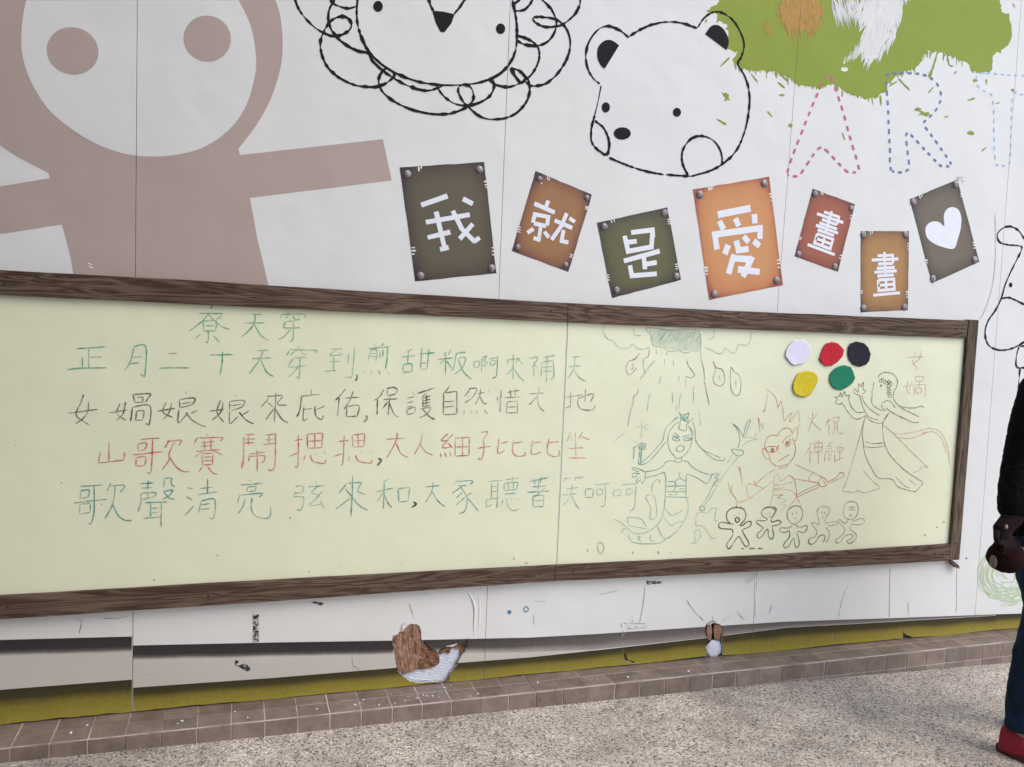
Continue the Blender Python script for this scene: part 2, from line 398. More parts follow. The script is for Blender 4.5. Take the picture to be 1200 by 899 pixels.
# ------------------------------------------------------------------ floor (falls gently to the right) and tiled kerb
FZ = [(-200, .06), (-.76, .0505), (.16, .0405), (1.2, .0348), (2.47, .0225), (3.84, -.0105), (5.2, -.045), (200, -.06)]
def floor_z(x):
    for (a, p), (b, q) in zip(FZ, FZ[1:]):
        if x <= b: return p + (q - p) * (x - a) / (b - a)
    return FZ[-1][1]
bm = bmesh.new()
GX = [-200, -60, -14] + [-6 + 14 * i / 120 for i in range(121)] + [20, 60, 200]; GY = [-200, -60, -20, -8, -4, -2, -1, -.02, .3, 8, 60, 200]
NX, NY = len(GX) - 1, len(GY) - 1
g = [[bm.verts.new((a_, b_, floor_z(a_))) for b_ in GY] for a_ in GX]
for i in range(NX):
    for j in range(NY): bm.faces.new((g[i][j], g[i + 1][j], g[i + 1][j + 1], g[i][j + 1]))
tag(link('floor', bm, M['floor']), 'washed pebble floor sloping gently down to the right', 'floor', kind='structure')

bm = bmesh.new()
KX0, KX1 = -1.76, 5.09
def kf(x): return -0.190 + 0.0078 * (x + 0.76)          # the kerb's front face
def slab(bm, x0, x1, ya, yb, z0, z1, i0=0.0):            # ya, yb: functions of x
    v = [bm.verts.new((x, f(x), z)) for x in (x0, x1) for f in (ya, yb) for z in (z0, z1)]
    for f in ((0, 1, 3, 2), (4, 6, 7, 5), (0, 4, 5, 1), (2, 3, 7, 6), (0, 2, 6, 4), (1, 5, 7, 3)): bm.faces.new([v[i] for i in f])
slab(bm, KX0, KX1, lambda x: kf(x) + .0022, lambda x: 0.06, -0.12, 0.0982)
kerb = tag(link('tiled_kerb', bm, M['grout']), 'low brown tiled kerb along the foot of the mural wall', 'kerb', kind='structure')
PITCH = 0.1222
def tile(name, sx, sy, sz):
    bm = bmesh.new(); box(bm, -sx / 2, sx / 2, -sy / 2, sy / 2, -sz / 2, sz / 2)
    bmesh.ops.bevel(bm, geom=bm.edges[:], offset=.0014, segments=1, affect='EDGES')
    me = bpy.data.meshes.new(name); bm.to_mesh(me); bm.free(); me.materials.append(M['tile']); return me
G = 0.0040
me_front = tile('tile', PITCH - G, .009, .070); me_low = tile('tile', PITCH - G, .009, .12)
me_t1 = tile('tile', PITCH - G, .094 - G, .009); me_t2 = tile('tile', PITCH - G, .13, .009)
def put(me, x, y, z, j=.0006):
    o = bpy.data.objects.new('tile', me); C.objects.link(o); o.parent = kerb
    o.location = (x + random.uniform(-j, j), y + random.uniform(-j, j), z + random.uniform(-j, j) * .8)
    o.rotation_euler = (random.uniform(-.004, .004), random.uniform(-.004, .004), 0.0078 + random.uniform(-.003, .003))
    return o
x = 1.227 - 24 * PITCH + PITCH / 2
while x < 5.05:
    put(me_front, x, kf(x) + .0045, .1 - .0705 / 2 - .0005)
    if x > 1.9: put(me_low, x, kf(x) + .0047, .1 - .070 - .0045 - .06)
    put(me_t1, x + .0, kf(x) + .0105 + .0470, .1 - .0045)
    put(me_t2, x, kf(x) + .0105 + .094 + .065 - G / 2 + .0015, .1 - .0047)
    x += PITCH
bm = bmesh.new(); x = -.9
while x < 4.4:
    L_ = random.uniform(.05, .35); n_ = max(3, int(L_ / .012)); rr_ = []
    for i in range(n_ + 1):
        xx = x + L_ * i / n_; w_ = .0035 * (1 + pnoise(Vector((xx * 30, 2, 2)))) * math.sin(math.pi * (i + .3) / (n_ + .6)); y_ = kf(xx) + .0045 + .003 * pnoise(Vector((xx * 12, 1, 0)))
        rr_.append((bm.verts.new((xx, y_ - w_, .0996)), bm.verts.new((xx, y_, .1010)), bm.verts.new((xx, y_ + w_, .0998))))
    for a_, b_ in zip(rr_, rr_[1:]):
        for j in (0, 1): bm.faces.new((a_[j], b_[j], b_[j + 1], a_[j + 1]))
    x += L_ + random.uniform(-.02, .12)
M['smear'] = mat('dried mortar smear', (0.46, 0.39, 0.345), .9, .2, 12)
link('mortar_smear', bm, M['smear'], kerb)
# crumbs of plaster fallen from the torn places
bm = bmesh.new()
def crumb(x, y, z, s):
    a = [bm.verts.new((x + random.uniform(.5, 1) * s * math.cos(t), y + random.uniform(.5, 1) * s * math.sin(t), z)) for t in (0, 1.2, 2.4, 3.8, 5.1)]
    b = [bm.verts.new((v.co.x * .6 + x * .4, v.co.y * .6 + y * .4, z + s * random.uniform(.25, .6))) for v in a]
    for i in range(5): bm.faces.new((a[i], a[(i + 1) % 5], b[(i + 1) % 5], b[i]))
    bm.faces.new(b)
def Gz(u, v, z):
    r = RM @ Vector((u - CX, v - CY, FOC)); t = (z - EYE) / r.z
    return Vector((r.x * t, -DIST + r.y * t, z))
for u, v, s in ((83, 859, 8), (102, 850, 5), (213, 845, 7), (208, 848, 4), (275, 834, 4), (290, 841, 4), (371, 831, 6), (416, 826, 6), (421, 824, 5), (426, 820, 5), (444, 826, 5),
                (463, 824, 4), (475, 821, 4), (489, 818, 5), (496, 815, 5), (501, 816, 4), (507, 815.5, 5), (514, 817, 4), (521, 806, 7), (528, 803, 3), (545, 820, 4), (560, 813, 5), (551, 816, 4), (548, 820, 3), (536, 818, 3),
                (630, 800, 5), (655, 797, 3), (700, 804, 3), (720, 792, 3), (736, 793.5, 7), (806.5, 786.5, 8), (796, 794, 4), (684, 794, 3), (693, 797, 3), (358, 857, 5), (444, 851, 6), (432, 851, 4), (700, 796, 3)):
    p = Gz(u, v, .1005) if kf(0) < Gz(u, v, .1).y else Gz(u, v, floor_z(1))
    crumb(p.x, p.y, p.z, s * .0012)
random.seed(11)
for i in range(120):
    c = random.choice(((505, 812), (505, 812), (840, 783), (430, 826), (690, 796)))
    p = Gz(random.gauss(c[0], 38), random.gauss(c[1] + 2, 5), .1005)
    if kf(p.x) + .004 < p.y < -.004: crumb(p.x, p.y, p.z, random.uniform(.001, .0028))
for i in range(160):
    x = random.uniform(-.8, 3.6); y = kf(x) - abs(random.gauss(0, .5)) - .02; crumb(x, y, floor_z(x), random.uniform(.001, .0025))
tag(link('plaster_crumbs', bm, M['plaster']), 'white plaster crumbs scattered on the tiled kerb and floor', 'crumbs', kind='stuff')

# ------------------------------------------------------------------ mural wall
wall = tag(empty('mural_wall', (1.7, 0, .1)), 'white wall clad in printed cartoon mural sheets above the kerb', 'wall')
H1 = pts('95,310 100,260 150,235 195,205 235,180 290,115 380,112 415,140 430,200 440,300 500,345 560,400 620,420 680,395 800,370 860,335 950,345 960,380 950,440 905,490 870,560 820,640 780,680 760,760 700,800 600,790 400,800 300,780 230,730 160,660 140,580 130,500 110,380', (450, 720), 9.99)
H2 = pts('215,235 240,200 320,155 360,160 375,200 430,215 480,250 485,330 470,400 455,470 475,540 478,640 455,700 330,715 230,680 215,560 235,480 240,440 205,330', (810, 715), 12.84)
def ragged(p, amp, sd):
    random.seed(sd); out = []
    for i in range(len(p)):
        a, b = Vector(p[i]), Vector(p[(i + 1) % len(p)]); n = max(1, int((b - a).length / 1.3))
        for j in range(n):
            q = a.lerp(b, j / n); out.append((q.x + random.uniform(-amp, amp), q.y + random.uniform(-amp, amp)))
    return out
H1, H2 = ragged(H1, .55, 2), ragged(H2, .3, 3)
SMALLH = [pts('492,468 503,478 510,500 540,508 538,516 505,505 493,495', (600, 640), 3.747), pts('548,346 560,360 584,368 584,376 549,377', (900, 640), 3.47), pts('505,374 525,379 546,379 545,385 520,385', (900, 640), 3.47)]
def base_z(x):                                             # ragged lower edge of the vinyl
    return .1045 + .010 * max(-.3, pnoise(Vector((x * 2.6, 0, 1)))) + .004 * pnoise(Vector((x * 17, 0, 5)))
# solid wall and backing behind the sheets
bm = bmesh.new(); box(bm, -3.3, 5.12, .034, .26, .02, 4.697); link('plaster_wall', bm, M['plaster'], wall)
def rect(bm, x0, x1, z0, z1, y):
    bm.faces.new([bm.verts.new(p) for p in ((x0, y, z0), (x1, y, z0), (x1, y, z1), (x0, y, z1))])
bm = bmesh.new(); rect(bm, -1.76, 5.1, .098, 3.7, .0125); tri(bm)
hole_cut(bm, H1); hole_cut(bm, H2)
link('hardboard_backing', bm, M['core'], wall)
# the white sheets, one object per sheet
XS = [-1.76] + [None] * 4 + [5.1]
def strip_sheet(i):
    bm = bmesh.new()
    def edge(k, z):
        if k == 0: return -1.76
        if k == 5: return 5.1
        a, b = SEAMW[k - 1]; return a.x + (b.x - a.x) * (a.z - z) / (a.z - b.z)
    n = 16
    lo = [(edge(i, .1) + (edge(i + 1, .1) - edge(i, .1)) * t / n) for t in range(n + 1)]
    lo[0] += .0011; lo[-1] -= .0011
    ring = [(xx, base_z(xx) + .002) for xx in lo] + [(edge(i + 1, 3.7) - .0011, 3.7), (edge(i, 3.7) + .0011, 3.7)]
    bm.faces.new([bm.verts.new((a, 0, b)) for a, b in ring]); tri(bm)
    for h in [H1, H2] + SMALLH:
        hx = [P(*q).x for q in h]
        if max(hx) > lo[0] and min(hx) < lo[-1]: hole_cut(bm, h)
    bd = [e for e in bm.edges if e.is_boundary]
    ex = bmesh.ops.extrude_edge_only(bm, edges=bd)
    for v in ex['geom']:
        if isinstance(v, bmesh.types.BMVert): v.co.y += .009
    return link('mural_sheet', bm, M['vinyl'], wall)
for i in range(5): strip_sheet(i)

def print_poly(name, path, y, m, label=None, parent=wall, holes=(), cut=True):
    bm = bmesh.new(); poly(bm, path, y); tri(bm)
    if cut: seam_cut(bm)
    for h in holes: hole_cut(bm, h)
    o = link(name, bm, m, parent)
    if label: o['label'] = label
    return o

# taupe figure
O0, K0 = (0, 0), 2.9975
body = smooth_path(pts('0,510 -70,430 -110,300 -120,150 -100,0 -40,-150 80,-280 250,-370 450,-400 650,-370 820,-270 920,-140 968,0 985,60 993,150 985,240 950,350 900,440 838,522', O0, K0))
body += pts('842,545 1345,489 1376,634 878,695', O0, K0) + pts('301.7,280 314.5,334 352,470 110,470 82.7,300', (0, 0), 1) + pts('218,788 -300,870', O0, K0) + pts('-300,700 0,655 175,626 170,607 60,550', O0, K0)
print_poly('figure_silhouette', body, -.0005, M['taupe'], 'large taupe silhouette of a round-headed figure')
face = smooth_path(pts('75,120 80,200 110,290 180,395 300,485 400,530 480,547 560,550 640,540 720,515 800,460 860,380 895,270 898,190 880,90 838,0 800,-80 740,-160 620,-230 470,-250 330,-235 200,-170 125,-80 88,20 75,120', O0, K0))[:-1]
print_poly('figure_face', face, -.0009, M['paper_white'])
print_poly('figure_eye', oval(255, 179, 92, 83, O0, K0, .3), -.0013, M['taupe'])
print_poly('figure_eye', oval(728, 136, 84, 81, O0, K0, .3), -.0013, M['taupe'])

# lion doodle
OA, KA, OB, KB = (330, 0), 3.997, (450, 0), 4.8
lion = strokes('60,-10 85,50 130,105 180,145 240,170 290,160 322,135 325,105 300,80 265,80 230,100 200,145 182,200 190,260 220,320 280,370 350,400 420,408 470,400 510,375 530,350 515,330 490,322 465,345 455,380 470,425 520,470 600,510 690,532 770,535 830,520 875,495 900,460 890,415 865,398 835,402 828,430 850,475 880,505 920,540 970,558 1040,555 1100,530 1145,480 1162,430 1155,375 1120,335 1080,322 1085,345 1115,380;225,-10 240,15 265,28 310,40 350,30;255,-10 235,20 220,60 225,120 260,175 310,215 360,240 405,250 430,290 480,335 540,375 600,405 670,425 725,415 755,402;725,402 760,450 810,485 870,495 930,480 975,450 995,410 990,375 970,370;357,-10 352,60 360,130 385,200 420,255 480,310 560,355 650,385 740,398 830,398 920,388 1000,360 1060,310 1095,240 1103,170 1100,100 1085,20 1083,-10', OA, KA)
lion2 = strokes('590,445 625,475 690,490 750,475 820,430 860,370 875,310 862,260 820,225 750,200;750,228 790,250 860,258 920,235 960,180 970,120 940,50 880,-10;728,25 775,-10;735,62 790,55 830,10 835,-10;720,385 740,430 770,465 795,440 760,400 725,386;785,445 820,480 870,482 920,465 980,410 1030,330 1048,250 1035,180 1000,130 950,105 880,95 840,100 850,125 900,150 960,150 1010,135 1070,85 1100,30 1105,-10;250,-10 262,30 278,62;460,-10 430,35 395,80', OB, KB)
ink('lion_doodle', lion + lion2, 0, 0, -.0009, .0098, M['ink'], wall, label='black scribbled lion head with looped mane', rough=1.0, cut=True)
print_poly('lion_nose', pts('272,60 330,65 397,80 380,130 340,182 318,180 290,125', OB, KB), -.0012, M['ink'])
print_poly('lion_eye', oval(656, 162, 26, 30, OB, KB), -.0012, M['ink'])
print_poly('lion_eye', oval(452, 30, 22, 26, OA, KA), -.0012, M['ink'])

# green splash
OD, KD = (820, 0), 3.158
def teeth(path, amp, step=.012, seed=1):
    """give a printed blot its ragged splashed rim"""
    random.seed(seed); out = []
    c = Vector((sum(p[0] for p in path) / len(path), sum(p[1] for p in path) / len(path)))
    for i in range(len(path)):
        a, b = Vector(path[i]), Vector(path[(i + 1) % len(path)]); n = max(1, int((b - a).length / 2.1)); d = (b - a)
        if d.length < 1e-6: continue
        nr = Vector((d.y, -d.x)).normalized()
        for j in range(n):
            q = a.lerp(b, j / n); e = random.random()
            k = amp * (random.uniform(.6, 1.8) if e > .86 else random.uniform(-.35, .35))
            out.append((q.x + nr.x * k, q.y + nr.y * k))
    return out
splash = pts('72,-40 70,5 50,25 30,45 62,52 66,75 100,88 106,140 98,180 140,190 128,230 190,262 260,262 335,290 355,310 430,322 470,318 500,305 525,330 560,348 640,362 672,345 700,310 740,272 800,250 835,195 870,188 930,205 990,235 1010,262 1070,262 1082,230 1092,200 1140,170 1156,130 1146,70 1112,30 1112,-40', OD, KD)
print_poly('paint_splash', teeth(smooth_path(splash, 4), -2.2), -.0005, M['green'], 'green paint splash print with ragged drips')
bm = bmesh.new(); random.seed(15)
low = pts('128,230 190,262 260,262 335,290 355,310 430,322 470,318 500,305 525,330 560,348 640,362 672,345 700,310 740,272 800,250 835,195 870,188 930,205 990,235 1010,262 1070,262', OD, KD)
for a_, b_ in zip(low, low[1:]):
    for i in range(max(2, int(abs(b_[0] - a_[0]) / 2.6))):
        t_ = random.random(); x_, y_ = a_[0] + (b_[0] - a_[0]) * t_, a_[1] + (b_[1] - a_[1]) * t_ - 1.5; L_ = random.uniform(3, 5) if random.random() < .8 else random.uniform(6, 12)
        ribbon(bm, [(x_, y_), (x_ + random.uniform(-2, 2.5), y_ + L_)], -.0006, random.uniform(.004, .009), .3, .3, i)
seam_cut(bm); link('paint_drips', bm, M['green'], wall)
# the dry-brush gap in the splash: slanted white bristle streaks
bm = bmesh.new(); random.seed(3)
def streak(bm, x, y, dx, dy, wd, yy):
    a, b = pts(f'{x},{y} {x+dx},{y+dy}', OD, KD)
    p, q = P(*a, yy), P(*b, yy); d = (q - p).normalized(); n = Vector((-d.z, 0, d.x)) * wd
    YS[0] = (YS[0] + 1) % 180; o = Vector((0, -.000005 * YS[0], 0))
    m1, m2 = p.lerp(q, .25), p.lerp(q, .7)
    v = [bm.verts.new(t + o) for t in (p, m1 + n, m2 + n * .8, q, m2 - n * .8, m1 - n)]; bm.faces.new(v)
def inw(x, y, pl): return inside((x, y), pl)
core_w = [(590, -20), (752, -20), (752, 40), (738, 85), (718, 128), (690, 168), (650, 212), (622, 205), (600, 150), (612, 90), (596, 40)]
for i in range(520):
    x, y = random.uniform(585, 755), random.uniform(-25, 205)
    if inw(x, y, core_w): streak(bm, x, y, random.uniform(-26, -8), random.uniform(30, 75), random.uniform(.0022, .0055), -.0009)
for i in range(130):
    x = random.uniform(485, 590); y = random.uniform(-25, 30 + (x - 485) * .1)
    streak(bm, x, y, random.uniform(8, 24), random.uniform(35, 85), random.uniform(.001, .0026), -.0009)
for i in range(60):
    t = random.random(); x = 530 + 90 * t; y = 245 - 45 * t - random.uniform(0, 40) * (0.3 + t)
    streak(bm, x, y, random.uniform(2, 9), random.uniform(-50, -15) * (.4 + t), random.uniform(.001, .0024), -.0009)
for i in range(26):
    x = random.uniform(745, 812); streak(bm, x, -20, random.uniform(-10, 5), random.uniform(8, 48) * (812 - x) / 67 + 8, .002, -.0009)
f = [P(*q, -.00088) for q in pts('600,-20 750,-20 744,50 724,105 692,150 655,190 628,185 612,150 624,90 606,40', OD, KD)]; bm.faces.new([bm.verts.new(v) for v in f])
poly(bm, oval(536, 257, 14, 8, OD, KD), -.00092)
seam_cut(bm); link('dry_brush_gap', bm, M['paper_white'], wall)
bm = bmesh.new(); random.seed(5)
for i in range(420):
    x, y = random.gauss(375, 40), random.gauss(50, 45)
    if 285 < x < 462 and y < 138 and ((x - 375) / 90) ** 2 + ((y - 45) / 92) ** 2 < 1: streak(bm, x, y - 30, random.uniform(-6, 6), random.uniform(35, 60), random.uniform(.0016, .004), -.0009)
for i in range(26): streak(bm, random.gauss(252, 8), random.uniform(68, 110), random.uniform(-5, 3), random.uniform(15, 32), random.uniform(.001, .003), -.0009)
poly(bm, oval(375, 30, 72, 78, OD, KD, wob=.25), -.00085); seam_cut(bm); link('orange_smear', bm, M['orange_smear'], wall)
bm = bmesh.new()
for a in ('75,247 112,212', '190,272 216,306', '288,303 316,326', '294,352 316,352', '250,412 270,433', '735,290 778,334', '845,345 866,322', '845,290 862,250', '990,372 1022,362', '1042,560 1062,545', '1095,383 1112,380', '1062,315 1060,290', '1158,12 1168,28', '1155,330 1162,340', '905,433 922,431', '528,490 538,520', '62,440 100,462', '82,342 112,372', '92,375 108,352', '798,400 845,430', '808,425 840,418', '990,490 1015,500', '540,330 548,345', '880,195 852,290', '915,205 925,245', '925,242 940,246', '942,275 952,262', '295,270 325,300', '28,70 20,85', '512,320 536,300', '668,350 672,392', '700,320 732,300', '540,392 545,402', '560,420 556,425', '0,150 3,158', '205,258 210,280'):
    st = pts(a, OD, KD); ribbon(bm, st, -.0010, .008, .8, .15, len(a))
poly(bm, oval(336, 464, 8, 7, OD, KD), -.001); poly(bm, oval(97, 352, 9, 9, OD, KD, wob=.4), -.00105); poly(bm, oval(1020, 298, 9, 6, OD, KD), -.001); poly(bm, oval(1158, 333, 5, 5, OD, KD), -.001); poly(bm, oval(808, 405, 12, 7, OD, KD, wob=.4), -.001); poly(bm, oval(838, 422, 13, 7, OD, KD, wob=.4), -.00102); poly(bm, oval(1003, 492, 12, 7, OD, KD, wob=.5), -.001)
seam_cut(bm); link('paint_spatter', bm, M['green'], wall)

# bear doodle
OC, KC = (660, 0), 3.996
ink('bear_doodle', '305,175 350,145 410,118 480,103 550,107 628,132;628,132 660,85 700,58 740,58 790,90 830,150 848,210 835,265 818,300 850,355 870,420 872,500 855,600 820,690 770,750 700,795 620,820 585,825 480,818;470,818 380,800 290,770 215,738;305,175 270,145 215,123 170,135 130,180 108,240 112,310 140,365 172,393;148,540 133,600 133,660 155,695 200,728;148,565 190,600 215,660 212,710 200,728;585,822 558,760 562,700 600,650 650,637 700,655 735,700 745,750 740,775', OC, KC, -.0014, .0095, M['ink'], wall, label='black outline of a bear head with round ears', rough=1.0, cut=True)
ink('bear_doodle_line', '178,400 165,470 148,540', OC, KC, -.0014, .004, M['ink'], wall, rough=.6)
for a in (oval(200, 503, 19, 24, OC, KC), oval(533, 526, 19, 21, OC, KC)): print_poly('bear_eye', a, -.0015, M['ink'])
print_poly('bear_nose', oval(277, 625, 40, 29, OC, KC), -.0015, M['ink'])
print_poly('bear_ear_patch', smooth_path(pts('262,213 230,190 195,190 165,220 160,265 175,305 195,322', OC, KC)), -.0015, M['ink'])
print_poly('bear_ear_patch', smooth_path(pts('665,160 690,125 720,117 750,135 772,175 775,205 765,235', OC, KC)), -.0015, M['ink'])

# dashed letters
def dashes(name, path, m, label, on=.030, off=.018, wd=.012):
    p = [P(a, b, -.0012) for a, b in smooth_path(path, 3)]
    bm = bmesh.new(); acc = 0; cur = []
    L = 0
    for a, b in zip(p, p[1:]):
        n = max(1, int((b - a).length / .004))
        for i in range(n):
            q = a.lerp(b, i / n); L += (b - a).length / n
            ph = L % (on + off)
            if ph < on: cur.append(q)
            elif cur:
                if len(cur) > 2: flat(bm, cur, wd)
                cur = []
    if len(cur) > 2: flat(bm, cur, wd)
    seam_cut(bm); o = link(name, bm, m, wall); o['label'] = label
def flat(bm, q, wd):
    l, r = [], []
    for i, c in enumerate(q):
        t = (q[min(i + 1, len(q) - 1)] - q[max(i - 1, 0)]).normalized(); n = Vector((-t.z, 0, t.x)); e = .6 if i in (0, len(q) - 1) else 1.0
        l.append(bm.verts.new(c + n * wd / 2 * e)); r.append(bm.verts.new(c - n * wd / 2 * e))
    for i in range(len(q) - 1): bm.faces.new((l[i], r[i], r[i + 1], l[i + 1]))
dashes('dashed_letter', pts('325,640 345,575 370,510 400,435 435,350 470,285 487,285 510,350 530,410 560,520 590,625 570,638 545,635 510,600 450,545 410,590 372,645 345,652 325,640', OD, KD), M['pink'], 'pink dashed letter A')
dashes('dashed_letter', pts('710,632 705,560 700,470 697,390 690,290 702,274 740,271 800,272 850,285 885,320 893,360 880,400 850,435 828,458 850,490 930,605 915,615 890,612 820,540 768,490 768,550 772,628 710,632', OD, KD), M['blue'], 'blue dashed letter R', .027, .018)
dashes('dashed_letter', pts('1300,284 1200,280 1120,276 1045,270 1022,295 1040,330 1080,350 1088,400 1090,500 1095,600 1115,612 1148,605 1152,500 1160,352 1200,352 1300,352', OD, KD), M['sky'], 'light blue dashed letter T', .027, .018, .008)

# printed plaques
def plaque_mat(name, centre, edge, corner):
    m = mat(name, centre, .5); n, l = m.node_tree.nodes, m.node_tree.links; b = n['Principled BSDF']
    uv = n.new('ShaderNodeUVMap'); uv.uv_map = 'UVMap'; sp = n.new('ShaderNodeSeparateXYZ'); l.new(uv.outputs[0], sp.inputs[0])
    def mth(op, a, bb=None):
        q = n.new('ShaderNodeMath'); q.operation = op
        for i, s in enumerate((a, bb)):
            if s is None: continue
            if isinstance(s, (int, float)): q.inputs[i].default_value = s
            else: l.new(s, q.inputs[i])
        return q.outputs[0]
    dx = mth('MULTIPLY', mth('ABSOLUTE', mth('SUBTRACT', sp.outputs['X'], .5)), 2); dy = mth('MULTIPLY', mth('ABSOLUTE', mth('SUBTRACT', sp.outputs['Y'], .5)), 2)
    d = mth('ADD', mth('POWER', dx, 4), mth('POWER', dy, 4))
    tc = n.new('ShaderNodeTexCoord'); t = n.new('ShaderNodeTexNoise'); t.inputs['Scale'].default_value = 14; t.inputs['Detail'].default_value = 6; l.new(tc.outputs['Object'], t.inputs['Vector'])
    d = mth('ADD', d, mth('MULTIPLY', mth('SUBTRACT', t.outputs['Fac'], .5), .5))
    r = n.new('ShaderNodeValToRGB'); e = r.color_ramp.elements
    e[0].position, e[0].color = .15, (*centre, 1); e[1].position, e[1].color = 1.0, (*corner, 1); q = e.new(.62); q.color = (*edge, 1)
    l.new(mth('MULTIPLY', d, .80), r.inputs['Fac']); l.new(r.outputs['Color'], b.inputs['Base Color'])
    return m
def uvset(me, f):
    me.uv_layers.new(name='UVMap')
    uv = me.uv_layers['UVMap'].data
    for lp in me.loops: uv[lp.index].uv = f(me.vertices[lp.vertex_index].co)
def plaque(corners, o, k, mats, rivets, chars, cw, notches, label, heart=None):
    c = [P(*q, -.0008) for q in pts(corners, o, k)]        # tl tr br bl
    bm = bmesh.new(); N = 9
    lay = bm.loops.layers.uv.new('UVMap')
    def at(s, t): return (c[0] * (1 - s) + c[1] * s) * (1 - t) + (c[3] * (1 - s) + c[2] * s) * t
    gr = []
    for i in range(N + 1):
        row = []
        for j in range(N + 1):
            v = at(i / N, j / N)
            if i in (0, N): v = v + Vector((random.uniform(-.0011, .0011), 0, 0))
            if j in (0, N): v = v + Vector((0, 0, random.uniform(-.0011, .0011)))
            row.append(bm.verts.new(v))
        gr.append(row)
    for i in range(N):
        for j in range(N):
            f = bm.faces.new((gr[i][j], gr[i][j + 1], gr[i + 1][j + 1], gr[i + 1][j]))
            for lp, (a, b) in zip(f.loops, ((i, j), (i, j + 1), (i + 1, j + 1), (i + 1, j))): lp[lay].uv = (a / N, b / N)
    seam_cut(bm)
    ob = link('printed_plaque', bm, mats, wall); ob['label'] = label
    for q in pts(rivets, o, k):
        bm = bmesh.new(); ctr = P(*q, -.0009)
        rad = (c[1] - c[0]).length * (.047 if cw > 18 else .062)
        bmesh.ops.create_uvsphere(bm, u_segments=14, v_segments=8, radius=rad)
        bmesh.ops.delete(bm, geom=[v for v in bm.verts if v.co.y > 1e-4], context='VERTS')
        for v in bm.verts: v.co = Vector((v.co.x, v.co.y * .45, v.co.z)) + ctr
        link('rivet', bm, M['rivet'], ob, True)
    # ragged nicks in the printed edge
    bm = bmesh.new()
    for a in strokes(notches, o, k): ribbon(bm, a, -.0013, .0095, .4, .55)
    link('edge_nick', bm, M['paper_white'], ob)
    bm = bmesh.new()
    if heart: poly(bm, smooth_path(pts(heart, o, k)), -.0014); nm = 'heart_shape'
    else:
        nm = 'chinese_character'
        for i, st in enumerate(chars if isinstance(chars, list) else strokes(chars, o, k)):
            for j in range(len(st) - 1):
                a, b = P(*st[j], -.0014), P(*st[j + 1], -.0014); d = (b - a).normalized(); n = Vector((-d.z, 0, d.x))
                wd = cw / k / 2 * (c[1] - c[0]).length / (Vector(pts(corners, o, k)[1]) - Vector(pts(corners, o, k)[0])).length
                if j > 0: a = a - d * wd
                oy = Vector((0, -.00006 * ((i * 3 + j) % 11), 0)); jt = lambda: 1 + random.uniform(-.10, .10)
                bm.faces.new([bm.verts.new(q + oy) for q in (a + n * wd * jt(), a - n * wd * jt(), b - n * wd * jt(), b + n * wd * jt())])
    link(nm, bm, M['white_print'], ob)
    return ob
OE, KE, OF, OG, KG = (460, 180), 4.996, (690, 190), (920, 200), 4.086
random.seed(21)
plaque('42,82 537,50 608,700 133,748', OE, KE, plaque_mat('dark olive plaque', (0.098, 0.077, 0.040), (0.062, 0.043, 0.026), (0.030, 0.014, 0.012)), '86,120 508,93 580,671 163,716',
       '168,303 322,248;412,265 470,295;195,402 452,357;255,340 305,555;278,562 328,548;205,492 338,460;352,335 405,440 482,518;470,412 392,500;476,516 510,492', 27,
       '153,76 155,104;168,74 169,88;535,165 562,160;540,185 562,180;545,200 560,196;108,552 132,550;108,570 138,568;108,590 130,588;580,552 600,550;580,572 600,570;582,592 604,592', 'dark olive plaque print with the character 我')
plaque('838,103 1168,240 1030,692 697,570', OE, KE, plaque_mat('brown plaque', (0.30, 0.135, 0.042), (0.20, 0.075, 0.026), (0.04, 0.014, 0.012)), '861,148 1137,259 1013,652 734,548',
       '830,293 950,345;912,275 897,318;835,345 822,405;826,355 912,372 904,422;828,408 900,424;868,425 855,505 825,495;825,440 790,465;888,458 915,492;948,392 1052,436;1020,350 985,430 930,505;1035,378 1068,400;1002,448 990,512 1030,520', 23,
       '905,135 910,152;918,142 916,158;1128,310 1150,318;1128,322 1148,330;735,428 750,432;732,442 750,448;730,455 748,462;1040,590 1055,596;1036,602 1052,608;870,170 874,180', 'brown plaque print with the character 就')
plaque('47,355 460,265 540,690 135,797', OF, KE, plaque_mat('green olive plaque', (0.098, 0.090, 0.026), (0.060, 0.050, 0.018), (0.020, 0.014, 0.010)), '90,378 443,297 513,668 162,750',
       '248,412 372,398 376,440;374,400 366,498 230,522 208,432;225,470 280,463;205,580 415,522;322,558 328,628;325,600 398,588;240,605 252,665 398,655', 26,
       '130,340 136,356;145,332 152,350;460,338 480,332;462,350 482,346;465,362 480,360;100,664 118,660;105,676 122,674;112,690 124,690;505,600 522,596;508,612 524,610;508,625 522,624', 'small olive green plaque print with the character 是')
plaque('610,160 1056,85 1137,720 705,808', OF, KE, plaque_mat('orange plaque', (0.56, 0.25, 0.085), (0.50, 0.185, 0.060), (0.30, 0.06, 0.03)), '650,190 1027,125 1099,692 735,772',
       '755,308 947,270;765,345 788,395;858,330 878,375;968,305 972,360;722,428 1018,385;735,408 752,512;1004,372 1002,450;905,435 935,470;965,462 1000,492;815,485 795,540;862,460 875,518 935,508;850,540 818,655;845,562 950,570 930,612 902,672;872,628 1000,642', 33,
       '700,144 706,168;716,140 716,164;727,138 726,156;1055,188 1078,184;1060,205 1080,200;1065,225 1082,222;672,620 698,616;676,638 698,634;680,658 696,654;1100,575 1122,572;1102,595 1124,592;1104,618 1122,616', 'bright orange plaque print with the character 愛')
